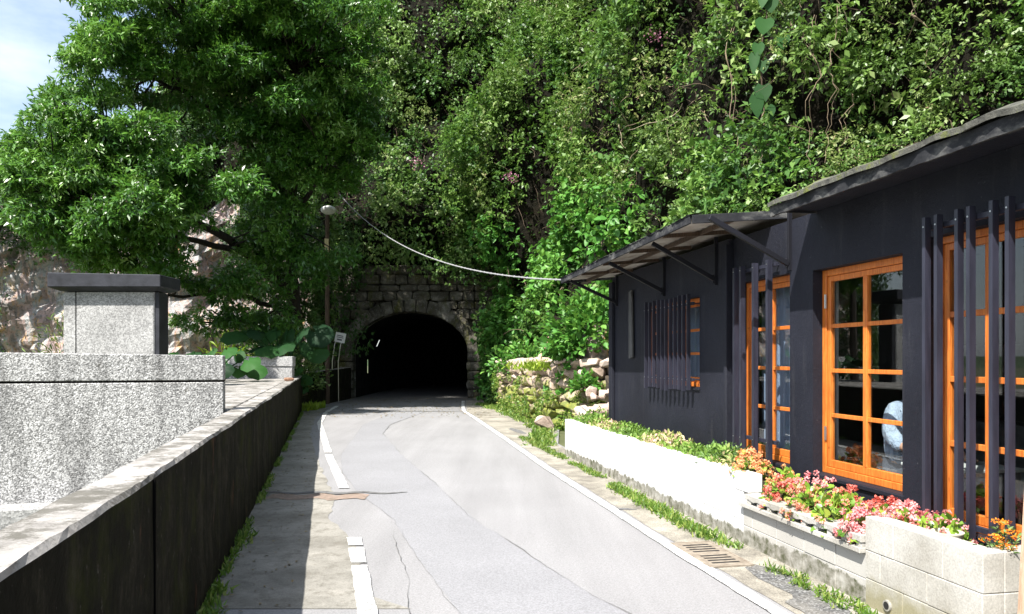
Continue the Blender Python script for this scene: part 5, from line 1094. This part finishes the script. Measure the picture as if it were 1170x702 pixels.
for (x0, x1, z0, z1, yy, mi) in ((-.19, .19, -.18, .18, -.03, 0), (-.13, .10, .05, .085, -.034, 1), (-.13, .12, -.01, .02, -.034, 1), (-.10, .08, -.11, -.05, -.034, 1)):
    q = [rot2(x0, z0), rot2(x1, z0), rot2(x1, z1), rot2(x0, z1)]; mb.add([(a, yy, b) for a, b in q]+[(a, yy+(.02 if mi == 0 else .003), b) for a, b in q], [(0, 1, 2, 3), (7, 6, 5, 4), (0, 4, 5, 1), (1, 5, 6, 2), (2, 6, 7, 3), (3, 7, 4, 0)], mi)
mb.build('sign_plate', [MT['signwhite'], MT['ink']], sg)

# ------------------------------------------------------------------ individual climbers, vines and blossoms on the cliff
def cliff_at(px_, py_):
    """nearest cliff grid point seen along that direction, to root a plant on the real surface"""
    Q = G.reshape(-1, 3); x, y = scr(Q); d = (x-px_)**2+(y-py_)**2; ok = Q[:, 1] > 2; d = np.where(ok, d, 1e9); c = np.argsort(d)[:6]; return Q[c[np.argmin(Q[c, 1])]].copy()
for px_, py_, lab in ((523, 168, 'magenta blossom cluster high on the cliff above the tunnel'), (738, 70, 'magenta blossom cluster near the top of the cliff right of centre'), (615, 195, 'small pink blossom cluster above the awning end'), (474, 196, 'pale pink blossom cluster above the left of the tunnel'), (657, 226, 'pink blossom cluster in the leaves above the awning')):
    c = cliff_at(px_, py_); c[1] -= 1.1; c[0] += 0; t = empty('blossom_cluster', c); tag(t, lab, 'flowers', 'blossom clusters on the cliff'); m = 60; P = rv(m)*np.array([.4, .3, .3])*RNG.random((m, 1)); L_ = RNG.uniform(.05, .08, m)
    leaves('petals', P, rv(m), rv(m)+np.array([-.3, -.6, .5]), L_, L_*.8, MT['p_magenta'], T_quad(), t)
for i, (px_, y0, y1, lab) in enumerate(((823, 15, 195, 'long straight vine hanging on the dark cliff above the awning'), (905, 0, 120, 'curling pale vine at the top of the cliff above the cafe roof'), (915, 60, 185, 'knotted grey vine on the cliff above the cafe roof'), (935, 40, 185, 'thin vine reaching down to the mossy roof edge'), (1026, 0, 110, 'forked pale vine right of the knotted vines'),
        (950, 90, 175, 'looping vine hanging in a dark gap of the cliff'), (645, 330, 400, 'vine hanging below the cable right of the tunnel'), (585, 320, 390, 'bare pale vine hanging right of the tunnel arch'), (640, 130, 215, 'brown vine on the cliff centre'), (860, 110, 200, 'slanting woody vine beside the heart leaved climber'))):
    a = cliff_at(px_, y0); b = cliff_at(px_+random.uniform(-8, 8), y1); a = Vector(a)+Vector((-.25, -.85, 0)); b = Vector(b)+Vector((-.2, -.85, 0)); pts = []
    for k in range(25):
        t_ = k/24; jit = Vector((random.gauss(0, .018), random.gauss(0, .018), 0)); p = a.lerp(b, t_)+Vector((.10*mnoise.noise(Vector((t_*4, i, 0)))*2, .12*mnoise.noise(Vector((t_*3, i, 5))), 0))*(1+(i in (1, 2, 4, 5))*.8)+jit; pts.append(p)
    mb = MB(); mb.tube(pts, [(.011-.005*k/24)*max(.55, a.y/20) for k in range(25)], 5); nv = len(mb.v); mb.tube([p+Vector((.04+.05*math.sin(k*.5), .02, 0)) for k, p in enumerate(pts[:20])], max(.004, .007*a.y/20), 4)
    o = mb.build('hanging_vine', MT['twig'], tint=[.6]*nv+[.35]*(len(mb.v)-nv)); tag(o, lab, 'vine', 'woody vines hanging on the cliff')
# heart leaved climber in the dark gap
hc = cliff_at(862, 90); hc = Vector(hc)+Vector((-.3, -1.1, 0)); t = empty('heart_leaf_climber', hc); tag(t, 'climber with large blue green heart shaped leaves on the dark cliff', 'plant')
k_ = hc.y/850; P = np.array([(-.0, 0, 40), (6, 0, 62), (-8, 0, 12), (-12, 0, 0), (-2, 0, -8), (18, 0, 20), (-2, 0, -36), (-10, 0, -48), (2, 0, -60), (10, 0, 90), (0, 0, 74)], float)*k_; m = len(P)
leaves('leaf_blades', P, np.tile([0., -.2, -1.], (m, 1))+rv(m)*.25, np.tile([-.3, -1., .3], (m, 1))+rv(m)*.2, RNG.uniform(14, 26, m)*k_, RNG.uniform(12, 22, m)*k_, MT['taro'], T_heart(), t, RNG.uniform(.5, 1, m))
mb = MB(); mb.tube([(0, .05, 95*k_), (.05, .05, 40*k_), (-.1, .05, 0), (0, .05, -62*k_)], .012, 5); mb.build('stem', MT['brown_wood'], t)
print('scene done', sum(len(o.data.polygons) for o in SC.objects if o.type == 'MESH'))
